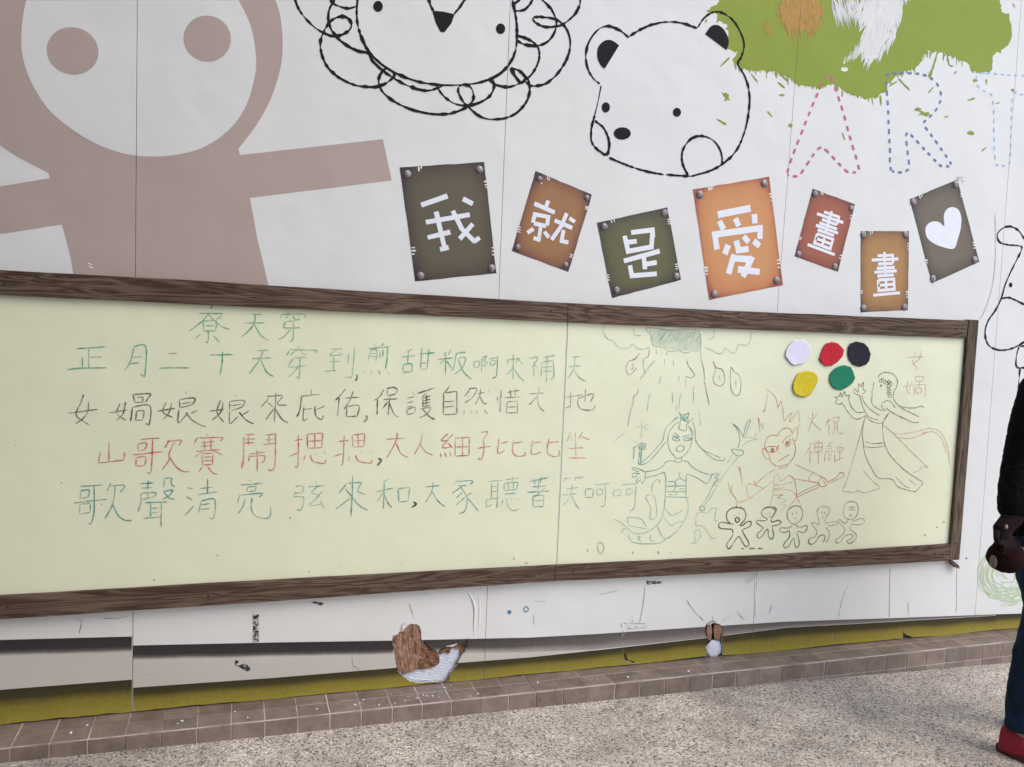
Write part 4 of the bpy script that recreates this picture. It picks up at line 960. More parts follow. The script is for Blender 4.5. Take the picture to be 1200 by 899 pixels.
# ---- handwriting, traced stroke by stroke
YI = YB - .0004
T1, T2, T3, T4, T5, T6, T7 = ((60, 340), 5.4545), ((260, 340), 5.4545), ((460, 370), 4.8), ((70, 480), 5.4545), ((270, 480), 5.4545), ((470, 480), 4.138), ((690, 370), 5.714)
T37 = ((570, 370), 6.3158)
WRITING = [
 (T1, 'm_green', '940,150 1100,150;1008,140 1008,152;1005,152 975,190 930,228 878,265;1005,155 1050,200 1090,232 1138,252;958,168 975,182;1098,160 1055,190;970,200 975,262;970,200 1052,198 1050,262;975,262 1050,262;982,228 1045,228;1005,265 1003,325 985,335;958,280 920,310;1035,290 1078,333'),
 (T1, 'm_green', '160,375 348,362;240,370 240,498;245,428 325,428;200,425 200,495;102,510 180,500 355,497'),
 (T1, 'm_green', '530,362 515,430 495,480 470,515;530,362 605,360 600,535 590,548 570,535;515,430 585,425;503,472 562,463'),
 (T1, 'm_green', '748,405 805,405;690,500 780,496 885,498'),
 (T1, 'm_green', '1012,415 1165,412;1095,390 1092,470 1080,545'),
 (T1, 'm_black', '207,668 190,720 160,800 245,862;240,715 235,770 210,815 155,855;110,788 200,775 298,762'),
 (T1, 'm_black', '440,725 420,790 480,832;475,715 460,790 415,835;370,785 490,765;522,665 535,715;522,668 632,662 620,690 605,715;535,718 600,716;550,685 585,685 583,712;520,748 508,840;515,750 630,738 628,855 605,850;545,775 540,835;545,775 592,772 585,830;540,832 585,830'),
 (T1, 'm_black', '735,715 715,780 778,815;770,720 755,780 715,828;675,775 795,755;855,648 865,665;820,700 822,752;820,700 915,690 900,730 825,752;830,728 900,715;818,760 812,848 870,790;935,768 890,790;860,780 900,830 960,865 990,872'),
 (T2, 'm_black', '-6,700 -31,780 14,845;9,715 -6,780 -61,830;-81,775 14,762;85,665 90,685;50,715 50,770;50,712 140,705 130,745 60,770;55,740 130,728;50,775 52,852 105,805;175,770 130,800;110,780 155,830 205,855'),
 (T2, 'm_green', '190,158 258,155;140,210 275,210;215,158 205,215 170,262 125,300;205,215 250,290 300,320'),
 (T2, 'm_green', '435,130 445,145;385,152 375,182;385,155 530,155 525,180;430,160 400,185;455,165 470,190 500,185;410,200 470,198;410,200 400,240 500,240;460,200 455,310 435,328;440,250 400,295 360,318'),
 (T2, 'm_green', '228,388 300,382;190,438 315,432;265,388 245,440 210,490 175,535;248,440 285,520 330,552'),
 (T2, 'm_green_faint', '485,350 498,370;435,378 415,420;435,380 600,385 597,402;470,385 435,420;505,385 520,410 548,408;460,435 545,428;460,435 430,490 545,482;500,430 495,560 478,550;490,490 455,530 425,555'),
 (T2, 'm_green_faint', '690,378 775,375;735,380 690,418 770,412;745,395 775,415;680,460 755,455;715,425 715,515;655,520 735,512;812,400 805,470;850,360 840,480 828,555 790,550'),
 (T2, 'm_green', '975,345 990,365;1035,335 1020,362;935,375 1075,362;950,385 935,450;950,385 990,385 985,455;950,405 985,405;945,425 985,425;1010,385 1010,440;1060,365 1055,450 1045,505;1030,375 1030,430;910,510 898,535;950,510 960,535;1000,510 1015,540;1065,525 1080,545'),
 (T2, 'm_black', '345,655 345,700;285,680 390,672;345,690 335,850;300,690 250,750;290,715 330,750;390,680 355,730 415,735;335,755 280,830;345,760 380,820 425,850'),
 (T2, 'm_black', '570,635 572,668;505,678 628,665;510,680 500,760 480,812;525,745 520,830 550,820;520,765 580,755;595,740 600,800 635,828 650,800;660,740 605,765'),
 (T2, 'm_black', '790,632 760,670 725,705;750,685 740,808;785,690 880,685;840,645 820,700 780,765;800,745 795,808;800,745 875,738 865,808;795,810 865,806'),
 (T2, 'm_black', '1035,635 1010,680 975,705;995,690 992,800;1055,630 1060,672;1055,630 1100,622 1122,640 1105,665 1060,675;1030,700 1125,695;1075,680 1062,800;1065,710 1025,760;1070,715 1100,790 1130,812'),
 (T3, 'm_green', '115,185 80,205;50,232 130,225;90,200 85,270;60,275 58,318;60,275 108,272 108,315;58,318 108,315;165,180 158,302;205,185 195,300;150,215 240,208;160,302 195,300;160,268 195,265'),
 (T3, 'm_green', '285,205 292,225;330,190 312,222;255,245 340,238;300,200 298,330;295,245 265,275;303,250 335,300;360,210 345,290 335,310;355,212 415,205;370,240 410,235 395,290 350,330;370,245 400,315 445,358'),
 (T3, 'm_green', '458,260 462,295;458,260 490,258 485,290;462,295 485,290;505,235 500,320;505,235 530,228 512,255;515,258 535,265 508,285;540,245 600,230;548,255 550,280;550,280 575,275;575,278 578,250;578,250 548,255;590,235 585,335 560,350'),
 (T3, 'm_green_faint', '680,215 678,260;640,250 720,240;680,240 678,360;655,240 645,275;700,235 735,278;690,270 705,245;678,295 638,335;685,300 715,345 740,368'),
 (T3, 'm_green_faint', '800,215 805,228;765,240 822,232;822,235 785,290;795,265 795,345;800,275 815,295;845,235 915,225;840,262 835,345;840,262 905,252;905,252 908,340 890,355;870,220 865,375;840,292 900,285;840,315 900,310;895,215 910,222'),
 (T37, 'm_green_faint', '635,308 698,302;610,378 700,370;655,310 645,400 600,465;650,400 690,460 745,490'),
 (T3, 'm_black', '110,428 125,445;82,465 125,455;85,490 120,482;80,515 120,508;80,530 82,555;80,528 130,512;130,512 125,545;82,555 120,550;140,438 240,405;165,412 172,432;210,405 205,425;185,435 165,465;170,455 172,510;172,460 220,450;190,440 190,510;172,478 215,470;172,495 212,488;165,512 215,505;155,525 215,518 190,555 150,575;170,525 205,565 240,585'),
 (T3, 'm_black', '322,390 308,415 280,445;288,440 285,555;288,435 362,425;362,425 362,552;290,485 350,480;290,515 350,508;285,558 362,552'),
 (T3, 'm_black', '440,405 420,435 405,455;440,410 475,412 450,460 405,490;430,430 445,445;415,445 430,460;480,440 520,430;495,410 490,450 465,500;490,450 515,495 530,490;540,415 548,435;405,530 400,560;438,530 445,552;470,530 482,550;515,530 535,552'),
 (T3, 'm_black_faint', '590,455 592,480;612,415 605,545;600,485 620,480;645,432 715,420;662,412 665,458;690,405 690,455;630,462 720,458;645,485 640,548;645,485 705,480;705,480 702,545;645,515 700,512;640,548 705,545'),
 (T3, 'm_black_faint', '765,440 852,435;825,400 815,450 765,505;812,450 825,510 855,540'),
 (T37, 'm_black_faint', '580,605 715,585;625,560 620,690;582,688 625,665;690,610 790,578 770,640;735,545 730,640;690,600 675,640 690,680 730,698 790,695 805,660'),
 (T4, 'm_red', '315,205 315,330;262,270 245,342;245,342 415,322;415,322 412,270'),
 (T4, 'm_red', '515,190 645,182;500,220 500,262;500,220 555,215 545,258;500,262 545,258;465,290 665,268;490,310 487,362;490,308 548,302 545,355;487,362 545,358;595,188 590,330 580,405 560,400;695,195 690,215 672,245;690,205 775,195 760,230;735,205 700,280 700,320 655,385;695,290 740,360 790,395 830,395'),
 (T4, 'm_red', '935,155 950,170;880,180 860,215;880,182 1035,178 1025,200;905,212 990,205;925,190 930,262;965,188 968,258;900,235 985,230;870,268 1030,255;925,262 860,305;975,260 1045,292;910,285 912,355;910,282 980,278;980,278 975,352;915,305 970,302;915,328 970,325;912,355 975,352;915,365 885,402;945,365 980,405 1010,412'),
 (T5, 'm_red', '85,170 85,300 72,380;95,160 160,160;92,190 160,188;90,215 155,212;115,165 115,230;225,165 290,155;290,150 285,350 260,390 240,380;225,192 285,188;205,225 290,215;250,160 245,220;165,255 172,268;120,285 222,272;120,290 118,335;125,300 215,295 215,330 195,340;172,262 172,395'),
 (T5, 'm_red', '435,160 432,355 410,362;405,198 465,190;372,300 430,278;490,158 495,245;490,158 590,150;590,150 585,242;538,155 540,242;495,202 585,198;495,248 588,242;480,290 468,325;510,290 530,330 600,345 608,320;545,275 555,290;595,262 608,285'),
 (T5, 'm_red', '728,160 720,335 705,352;690,205 760,195;660,300 715,282;778,165 785,240;778,165 860,152;860,152 852,235;815,160 818,235;785,202 852,195;785,240 852,235;760,295 755,330;800,290 820,330 895,342 905,320;830,265 845,278;885,258 905,275'),
 (T5, 'm_red', '995,190 1125,182;1068,148 1055,210 1000,310;1060,215 1090,280 1140,308'),
 (T6, 'm_red', '102,120 95,160 65,218;90,165 120,205 155,220'),
 (T6, 'm_red', '230,115 195,150 230,150;255,115 200,182 250,180;225,160 250,185;190,208 195,235;210,205 220,232;235,205 245,230;262,140 262,225;262,138 332,135;332,135 330,222;298,138 298,222;265,182 330,180;262,226 330,222'),
 (T6, 'm_red', '385,112 420,108 400,145;400,145 402,200 390,240 372,235;370,188 435,178'),
 (T6, 'm_red', '475,140 470,212 505,195;480,165 520,155;548,145 540,200 560,225 600,222 600,205;545,165 590,155'),
 (T6, 'm_red', '640,145 632,215 680,205;640,162 685,155;718,140 708,200 730,225 765,225 765,195;712,162 765,155'),
 (T6, 'm_red_faint', '825,105 805,155;820,130 832,150;882,105 860,145;870,128 915,148;845,110 848,230;810,190 885,185;805,235 900,235'),
 (T4, 'm_teal', '130,492 275,482;133,520 130,568;133,520 188,515 180,562;130,568 180,562;88,598 305,572;130,608 125,665;130,605 195,600;195,600 195,655;125,668 195,658;220,490 220,650 200,728 178,725;325,470 318,490 302,520;320,490 415,485 385,530;355,490 340,600 288,700;335,600 370,670 410,705 460,710'),
 (T4, 'm_teal', '510,475 605,468;565,452 562,515;525,502 595,498;520,535 608,530 605,555 525,575;565,530 562,570;518,540 520,590 500,655;670,445 665,495;670,442 715,438 712,470 735,495;660,525 720,515 700,550 655,575;665,525 700,565 735,572;540,595 690,590;582,600 580,690;582,632 628,628;582,660 628,656;535,695 650,685;650,592 648,750'),
 (T4, 'm_teal', '818,498 850,508;808,555 850,580;800,678 860,612;880,545 1010,525;895,505 985,495;945,440 945,540;905,585 885,665;905,585 990,575 985,690 955,692;900,610 960,600;890,640 960,632'),
 (T5, 'm_teal', '120,450 130,462;65,482 208,472;105,495 108,525;108,525 160,520;160,520 165,490;165,490 105,495;60,545 45,600;60,548 200,535 185,560;95,570 80,620 50,665;138,560 135,640 170,685 240,695 258,660 255,620'),
 (T5, 'm_teal_faint', '415,492 465,490 460,530 410,532;410,532 405,560;405,558 465,560 465,610 445,645 425,635;545,455 550,478;495,495 600,485;560,490 520,530 565,552 500,610;590,520 540,575;500,618 585,605;575,580 602,635'),
 (T5, 'm_teal', '782,420 778,560 770,685;750,470 840,465;840,465 815,520 865,542;745,472 690,540;735,505 775,555;775,560 670,640;780,560 820,610 880,645'),
 (T5, 'm_teal', '1010,445 975,465;925,528 1045,500;985,465 978,635;975,530 940,590;982,540 1010,600 1035,628;1072,505 1078,590;1072,505 1148,498;1148,498 1135,580;1078,592 1135,585'),
 (T6, 'm_teal', '118,375 192,368;155,350 148,400 118,450;150,395 180,445 215,472'),
 (T6, 'm_teal', '290,325 300,338;265,348 258,365;262,350 345,345 335,365;275,370 320,368;300,370 245,408;290,375 320,430 310,490 280,505;300,400 265,430;310,425 265,465;345,400 320,420;325,430 375,492'),
 (T6, 'm_teal_faint', '420,350 495,342;440,352 438,440;470,350 465,480;440,375 465,372;440,398 468,395;410,440 480,425;415,435 415,470 440,460;505,340 575,332;540,325 540,350;500,358 500,392;500,358 568,352;568,352 562,388;520,358 520,390;545,355 545,388;500,392 562,388;500,410 560,405;495,435 485,470;510,430 520,470 545,490 575,480;530,425 540,440;562,430 575,440'),
 (T6, 'm_teal', '620,350 715,330;645,335 650,365;680,325 675,360;635,375 705,370;668,340 665,395;610,402 720,395;700,378 640,430;640,418 640,470;640,418 692,415;692,415 690,468;642,443 690,440;640,472 690,470'),
 (T6, 'm_teal_faint', '800,325 790,350;795,335 825,332;850,322 840,345;848,332 885,328;800,385 860,378;785,415 850,408;830,360 820,420 785,465;825,415 850,465 865,480'),
 (T6, 'm_teal_faint', '895,385 893,428;893,428 930,425;930,425 932,385;932,385 895,385;940,365 1015,358;950,385 950,415;950,415 975,412;975,412 978,388;978,388 950,385;992,362 988,460 965,470'),
 (T6, 'm_teal_faint', '1030,392 1030,420;1030,420 1065,416;1065,416 1065,388;1065,388 1030,392;1070,365 1150,358;1092,385 1092,412;1092,412 1120,408;1120,408 1122,385;1122,385 1092,385;1140,365 1132,470 1110,492'),
]
for (o, k), m, d in WRITING: ink('written_character', d, o, k, YI, .0046, M[m], board, rough=.7, taper=.3)
ink('accent_mark', '1025,100 1023,120', *T1, YI, .007, M['m_solid'], board)
ink('comma', '862,538 865,560 855,580', *T2, YI, .007, M['m_solid'], board, taper=.2)
ink('comma', '920,800 930,820 908,843', *T2, YI, .007, M['m_solid'], board, taper=.2)
ink('comma', '945,312 965,325 938,358', *T5, YI, .008, M['m_solid'], board, taper=.2)
ink('comma', '1170,590 1188,605 1158,625', *T5, YI, .008, M['m_solid'], board, taper=.2)

# ---- drawings
random.seed(12)
hat = ';'.join(f'{x},{random.randint(150,205)} {x+random.randint(35,60)},{random.randint(100,130)}' for x in range(435, 700, 24))
for d_ in '100,60 95,100 120,150 165,172;165,172 200,210 240,222 275,210 290,188;290,188 330,220 370,225 405,210;840,92 835,140 800,165;775,210 820,230 870,255 900,245 910,210;910,210 960,248 985,240 1000,190;1000,190 1050,200 1082,165 1085,108;300,90 310,130 350,135'.split(';'): ink('cloud_drawing', d_, *T7, YI, .0038, M['m_teal_faint'], board, rough=.6)
ink('cloud_drawing', '380,90 400,115 420,140 425,190 440,205 500,215 545,240 600,235 650,250 700,235 748,230 745,120 710,95 640,90 560,98 470,88 400,82 380,90;' + hat, *T7, YI, .0034, M['m_teal_faint'], board, label='hatched dark rain cloud')
# rubbed-in shading of the cloud
M['rub'] = marker_mat('rubbed marker shading', (0.50, 0.56, 0.42), BOARD_C, .40)
bm = bmesh.new(); poly(bm, smooth_path(pts('400,95 425,190 500,213 600,233 700,230 745,222 742,125 640,98 470,95', *T7)), YI + .0002); link('cloud_shading', bm, M['rub'], board)
for d_ in '405,215 400,270 370,290 365,340 375,380 345,425;330,490 325,520 300,545 298,580 280,640 260,740;340,250 310,290 270,305 250,345 258,385 275,395 300,375 320,350;290,320 300,345 285,360;832,305 850,345 890,360 908,400 905,450 880,470 845,455 832,420 850,360 832,305;950,350 975,375 1010,405 1020,470 1005,530 970,525 950,470 950,350;875,400 878,430;985,430 985,480;655,290 665,330 700,380 705,405 680,415 650,405;750,235 755,300 770,360 775,430;775,440 790,520 808,600'.split(';'): ink('raindrop_drawing', d_, *T7, YI, .0036, M['m_black_faint'], board, rough=.6)
for d_ in '450,220 455,260;565,290 570,340;620,515 610,560 605,620;700,470 702,585;560,515 560,590;410,525 398,580 390,640;485,400 470,460;600,400 605,440;648,410 650,480;445,300 400,350 380,390;508,288 508,330;740,640 750,740;590,600 588,640;160,850 250,775;520,240 525,270'.split(';'): ink('raindrop_drawing', d_, *T7, YI, .0032, M['m_teal_faint'], board, rough=.7)
W_ = ((730, 470), 8.169)
ink('water_god_drawing', '500,220 460,270 435,330 432,410 460,490 510,545;625,235 655,300 662,370 640,450 600,510 550,545;535,110 555,150 545,230 540,270 605,280 612,225 665,175 675,160;535,105 560,130 600,130 632,115 615,170;560,150 575,190;590,135 585,195 615,150 625,200;560,140 620,210;530,150 480,190 420,250 395,310 380,380 330,440 260,520 200,570 160,600;410,390 340,480 270,560 210,600 165,608 150,590 160,480;545,205 500,215;670,200 690,280 700,380 760,460 860,510 935,545;690,375 740,440 800,505 880,560 960,570 975,545;640,240 680,330;470,325 540,350;490,300 545,345;475,360 500,345 545,375 500,380 475,360;505,355 510,372;570,345 640,322;580,370 620,352 660,360 620,380 580,370;618,355 630,372;520,440 555,425 585,440 575,475 535,485 515,470 520,440;500,555 495,580 550,585 565,545;500,550 560,545', *W_, YI, .0038, M['m_teal'], board, label='teal drawing of a crowned long-haired water god, upper body', rough=.5)
ink('water_god_drawing', '495,572 420,578 380,625 310,660 215,678;570,575 620,580 670,635 750,680 850,710;850,705 830,760 800,795;800,795 720,740 640,705 608,705;395,680 300,715 215,735;395,680 412,750 405,895;605,705 605,895;215,680 212,735 185,790 175,760;215,680 150,650 90,638 95,655 150,680;165,700 110,690 90,700 95,730 140,715;150,735 125,765 145,775 175,745;850,715 900,690 920,710 880,740 915,750 880,790 840,850;430,770 500,772;500,770 540,740 580,760 600,770;430,815 600,810;500,775 500,820;545,680 540,720 575,760', *W_, YI, .0036, M['m_teal'], board, rough=.5)
V_ = ((720, 540), 8.169)
ink('water_god_drawing', '500,245 680,240;490,298 680,295;485,345 718,352;585,200 585,240 565,300;600,295 585,340;520,320 560,330;620,270 670,268;930,130 990,125 960,160 990,180 950,215 975,240', *V_, YI, .0036, M['m_teal'], board)
ink('water_god_drawing', '470,105 495,170 490,260 478,440 440,570 380,640 280,695 180,690 120,640 60,590 0,560;690,130 685,340 705,400 700,500 660,590 580,690 480,760 420,790 280,795 180,780 140,740;480,450 540,520 590,510 660,465;465,530 545,620 590,595 660,580;410,620 465,735 530,735;345,705 345,760 385,770;125,540 200,545 260,560 305,630;125,540 130,590 160,625 310,650;300,350 340,325 380,340 400,420 400,540 360,560 340,540 350,450 300,350;355,310 365,230 400,185 435,190 430,220;70,690 90,650 110,660;215,720 250,730 225,745 260,770;130,700 150,750', *V_, YI, .0034, M['m_teal_faint'], board, label='faint teal drawing of a scaly curling fish tail', rough=.6)
ink('trident_drawing', '1050,140 960,280 920,350 860,430;830,440 900,330 960,190;780,620 785,520 830,490 880,500 940,455 975,460 960,560 985,580;775,620 850,630 900,690 930,745 970,735;735,795 770,770 765,690 790,660 822,680 820,730 790,770 765,795', *V_, YI, .0034, M['m_teal_faint'], board, rough=.6)
ov = oval(842, 455, 24, 22, *V_)
ink('trident_drawing', [ov + [ov[0]]], 0, 0, YI, .0042, M['m_teal'], board)
F1 = ((840, 450), 8.173)
ink('trident_drawing', '150,378 200,440 220,520 215,570 200,620;155,380 210,430 260,515;325,345 290,370 250,510;325,350 270,505;140,625 165,665 205,690 240,680 258,655 235,630 210,635 140,625', *F1, YI, .0038, M['m_teal'], board, label='teal drawing of a three-pronged trident head')
ink('trident_drawing', '270,510 330,512 390,525 300,550 240,600;150,675 100,760;205,700 130,790 70,870 -10,960', *F1, YI, .0034, M['m_teal_faint'], board)
ink('fire_god_drawing', '475,50 540,100 570,150 585,235;585,235 615,160;615,160 635,260 640,350;640,350 660,345 690,300 715,280 710,320 690,360;690,360 710,355 745,300 775,250;775,250 790,290 790,370 785,420;485,90 475,170 455,265 445,250;400,320 415,380 450,430;445,370 440,410;395,325 405,400 415,460;375,470 370,500', *F1, YI, .0034, M['m_red_faint'], board, label='red drawing of flame-shaped hair', rough=.6)
ink('fire_god_drawing', '585,500 540,490 490,510 465,560 460,610 500,680 515,740 560,780 620,785 690,760 740,690 755,620 745,570 725,520;585,500 600,460 650,425 700,430 725,480;725,480 745,430 770,420 775,470 760,540 745,540;470,630 440,620 440,660 470,715 510,720;480,600 570,600;480,605 475,640 540,655 575,630 570,600;625,570 660,520 710,490;650,580 680,600 705,560 700,520;590,580 585,640;590,660 615,660;580,745 640,710 695,675;600,790 605,808 670,795 680,770', *F1, YI, .0038, M['m_red'], board, label='red drawing of a fire god with pointed ears', rough=.5)
for c in ((532, 632), (676, 565)):
    for r in (15, 5):
        e = oval(*c, r, r, *F1, n=12); ink('drawn_pupil', [e + [e[0]]], 0, 0, YI, .0038, M['m_red'], board)
F2 = ((840, 540), 6.667)
ink('fire_god_drawing', '610,25 680,60 750,90 830,130;600,140 710,158 800,175;750,95 720,130 720,155;865,165 900,150 945,120 960,95 990,100 985,125 930,150 880,180;560,112 600,140 620,210 625,285;625,285 700,250 800,205;620,270 700,225 800,185;828,133 800,150 800,190 830,203 860,185 858,150 828,133;835,150 845,185', *F2, YI, .0038, M['m_red'], board, label='red drawing of an arm holding a staff', rough=.5)
ink('fire_god_drawing', '460,65 380,115 300,185;290,150 300,190;460,100 490,130 505,160 560,112;450,110 445,190 440,260 415,350;445,190 520,185 590,165;445,220 530,210;450,235 520,225 580,235 620,280 590,330 560,360;625,290 650,330 655,370;445,270 520,265;520,265 470,290;470,290 540,310 480,340 540,350 500,390;350,225 360,215 300,190 240,180;350,225 290,270 230,310 160,325;230,190 240,260 250,290;180,45 190,110 200,190;155,45 175,60 185,130;90,160 100,220 130,270 160,320;105,240 150,290;355,225 440,155;150,325 155,360;120,180 115,250 155,300', *F2, YI, .0034, M['m_red_faint'], board, label='faint red drawing of robe and flames', rough=.6)
MEN = [('m_solid', .0058, '105,490 80,460 78,410 110,375 165,365 210,380 228,420 215,465 185,495;130,495 95,490 40,480 20,490 15,515 40,530 120,535;120,535 125,580 80,650 85,680 105,680 160,600 180,600 215,660 240,670 250,640 205,560 205,535;205,535 255,515 270,480 240,475 200,505 175,500;120,360 130,375;155,350 155,368;190,355 185,370;215,365 205,378;150,445 162,442 175,455 172,475 155,480 145,465 150,445;138,422 141,430;174,412 177,420'),
       ('m_solid', .0052, '355,430 350,400 375,370 420,362 445,375;355,430 380,445 395,455 370,470 320,465 310,485 345,510 360,530 320,570 320,600 350,595 385,540 400,540 405,590 430,612 445,580 435,530;435,530 432,510;432,510 480,500 500,480 480,465 430,480 425,460;445,375 460,395 445,420 425,455;430,355 470,390;470,390 455,360 440,380;385,412 388,420;412,405 416,414;408,432 420,440'),
       ('m_black', .0050, '555,390 550,440 580,485 610,495 650,470 670,420 660,370 620,352 580,365 555,390;590,505 560,525 500,525 495,550 530,560 570,545;610,500 650,520 700,505 705,530 680,560 630,550;570,550 565,600 525,650 530,680 560,670 600,605 610,660 630,680 645,640 625,560;590,405 590,425;625,400 625,420;600,452 618,452'),
       ('m_black_faint', .0050, '790,440 785,390 820,358 870,365 880,400 850,450 845,490;790,440 800,500 760,485 735,490;850,490 930,475 940,495 870,510;740,500 780,545 770,590 725,610 718,640 740,655 775,630 800,590 835,580 845,600 830,640;850,520 880,560 870,610 850,640'),
       ('m_black_faint', .0050, '1040,460 1000,440 990,380 1010,335 1055,318 1095,335 1105,385 1085,440 1045,465;955,455 950,480 985,510 1000,520;955,455 1000,490 1020,465;1050,480 1130,450 1155,475 1120,500 1040,495;1000,520 990,570 935,615 930,635 960,640 1000,590 1050,575 1060,600 1015,630 1045,645 1085,610 1085,570 1040,535 1045,510;1025,365 1075,360;1025,385 1080,382;1080,382 1080,360;1050,362 1050,385;1035,435 1045,420 1050,435')]
for m, wd, d in MEN: ink('little_figure_drawing', d, *F2, YI, wd, M[m], board, rough=.5)
ink('drawn_face', '815,400 825,415;840,400 845,415;825,435 830,450;722,612 716,640 738,655', *F2, YI, .007, M['m_solid'], board)
ink('ground_dashes', '190,685 215,688;250,685 300,686;320,685 358,686', *F2, YI, .008, M['m_solid'], board)
ink('ground_dashes', '175,870 180,892;415,865 425,892;535,875 540,887;-260,845 -255,870', *V_, YI, .007, M['m_solid'], board)
for d_ in '50,840 70,828 88,850 80,885 60,890 50,840'.split(';'): ink('raindrop_drawing', d_, (690, 470), 4.995, YI, .004, M['m_black_faint'], board)
N_ = ((960, 430), 5.615)
ink('goddess_drawing', '390,70 400,50 440,35 490,50 515,90 510,130 490,170 490,210 520,250 570,268 640,270;520,255 560,280 660,330;440,270 480,300 560,340 620,365 655,365;640,268 670,258 692,268;360,100 355,140 345,165;345,165 350,180 345,215 350,245 380,270 420,290;415,240 450,220 480,240 500,270;410,245 415,270 440,290;280,185 300,240 350,290 400,320;240,180 265,190 290,270 330,330 390,350;190,200 210,260 250,300 300,295;155,245 200,310 245,345 305,320;100,235 120,215 105,200 130,195 140,170 150,200 165,160 175,190 200,185 190,215;105,240 140,245 155,235;225,160 235,145 255,165 260,110 275,130 290,100 290,150 310,155 285,180;225,165 240,180;305,320 285,420 290,500 300,570 340,660 390,730 480,740 520,790 620,820 640,815 685,765;460,300 420,370 425,480 460,570 540,660 620,720 685,760;305,320 340,355 400,372 430,350 460,300;305,490 350,505 425,500;295,525 360,530 435,520', *N_, YI, .0040, M['m_grey'], board, label='dark line drawing of a goddess reaching up with both hands', rough=.5)
cs = []
for c in ((405, 92), (418, 86), (430, 98), (445, 108), (458, 100), (470, 112), (460, 128), (455, 145), (462, 160), (456, 175), (465, 190)):
    e = oval(*c, 10, 11, *N_, n=9); cs.append(e + [e[0]])
ink('goddess_drawing', cs, 0, 0, YI, .0032, M['m_black'], board, rough=.6)
print_poly('drawn_eye', oval(407, 123, 6, 8, *N_), YI, M['m_solid'], parent=board, cut=False)
ink('goddess_drawing', '300,330 250,520 180,750 150,815;150,815 220,825 260,815 300,828 400,800;590,740 640,780;500,720 560,780 600,800;290,680 340,740 400,790', *N_, YI, .0030, M['m_black_faint'], board, rough=.7)
ink('ribbon_drawing', '430,385 500,440 620,430 730,400;500,460 600,470 730,425;430,385 520,470 620,570 720,665;720,665 680,655 660,680 610,700', *N_, YI, .0038, M['m_pink'], board, label='pink drawing of a flying sash', rough=.6)
X_ = ((900, 380), 4.0875)
ink('ribbon_drawing', '730,508 780,500 830,520 860,590 870,680;735,522 790,515 830,545 855,620', *X_, YI, .0032, M['m_pink'], board, rough=.7)
for d in ('665,160 745,155;735,125 725,165 690,195;690,168 700,190 720,215;708,128 702,160', '645,300 700,290;670,275 665,320 685,335;690,275 670,330;705,250 707,275;707,275 745,272;745,272 745,250;745,250 705,250;700,290 755,288;755,288 752,350;725,275 725,300;710,308 722,302 735,312 730,330 714,330 708,318 710,308;700,295 700,345'):
    ink('written_character', d, *X_, YI, .0036, M['m_pink'], board, rough=.6)
Z_ = ((930, 470), 9.99)
for d in ('165,190 210,220;285,140 230,210;225,130 215,230 165,370;215,240 270,300 330,345', '390,200 410,215;375,245 440,215;420,220 370,300;415,270 412,400;462,195 466,248;466,248 525,242;525,242 538,186;538,186 462,195;482,250 478,320 455,400;512,248 510,370;510,370 575,388;575,388 575,362',
          '190,472 205,488;162,512 225,492;222,494 120,655;192,560 192,735;200,590 228,615;248,490 248,602;248,602 330,588;330,588 340,488;340,488 248,490;250,545 330,538;292,450 288,735', '400,500 460,488;400,520 405,560;405,560 450,555;450,555 445,525;445,525 400,520;375,590 360,720;375,590 480,585;480,585 485,720;400,600 420,640;450,600 400,690;405,690 440,680;510,540 515,600;515,600 570,590;570,590 585,545;585,545 510,545;545,500 540,690;500,700 590,655'):
    ink('written_character', d, *Z_, YI, .0036, M['m_red_faint'], board, rough=.6)
ink('written_character', '120,250 180,240;180,195 175,340 150,345;205,240 170,280;240,225 205,250 240,280', *W_, YI, .0032, M['m_teal_faint'], board)
ink('written_character', '115,385 130,400;90,455 140,425;110,440 100,560;155,410 155,465;155,465 215,460;215,460 215,405;215,405 155,410;155,435 215,432;165,422 210,420;158,450 212,447;180,390 170,600', *W_, YI, .0050, M['m_teal'], board)
# stray specks on the board
bm = bmesh.new(); random.seed(8)
for u, v, s in ((255, 651, 2), (180.5, 680, 1.8), (210, 685.6, 1.5), (362, 670, 1.6), (1098, 618, 1.6), (1106, 612, 2), (1084, 627, 2.2), (340, 607, 2), (119, 591, 1.5), (602, 655, 2), (617, 660, 3), (885, 510, 1.5), (18, 522, 1.2), (72, 566, 1.3), (300, 640, 1), (470, 660, 1), (399, 665, 1)):
    poly(bm, oval(u, v, s * .7, s * .5, (0, 0), 1, n=8), YI - .00002 * random.random())
link('ink_speck', bm, M['m_black_faint'], board)

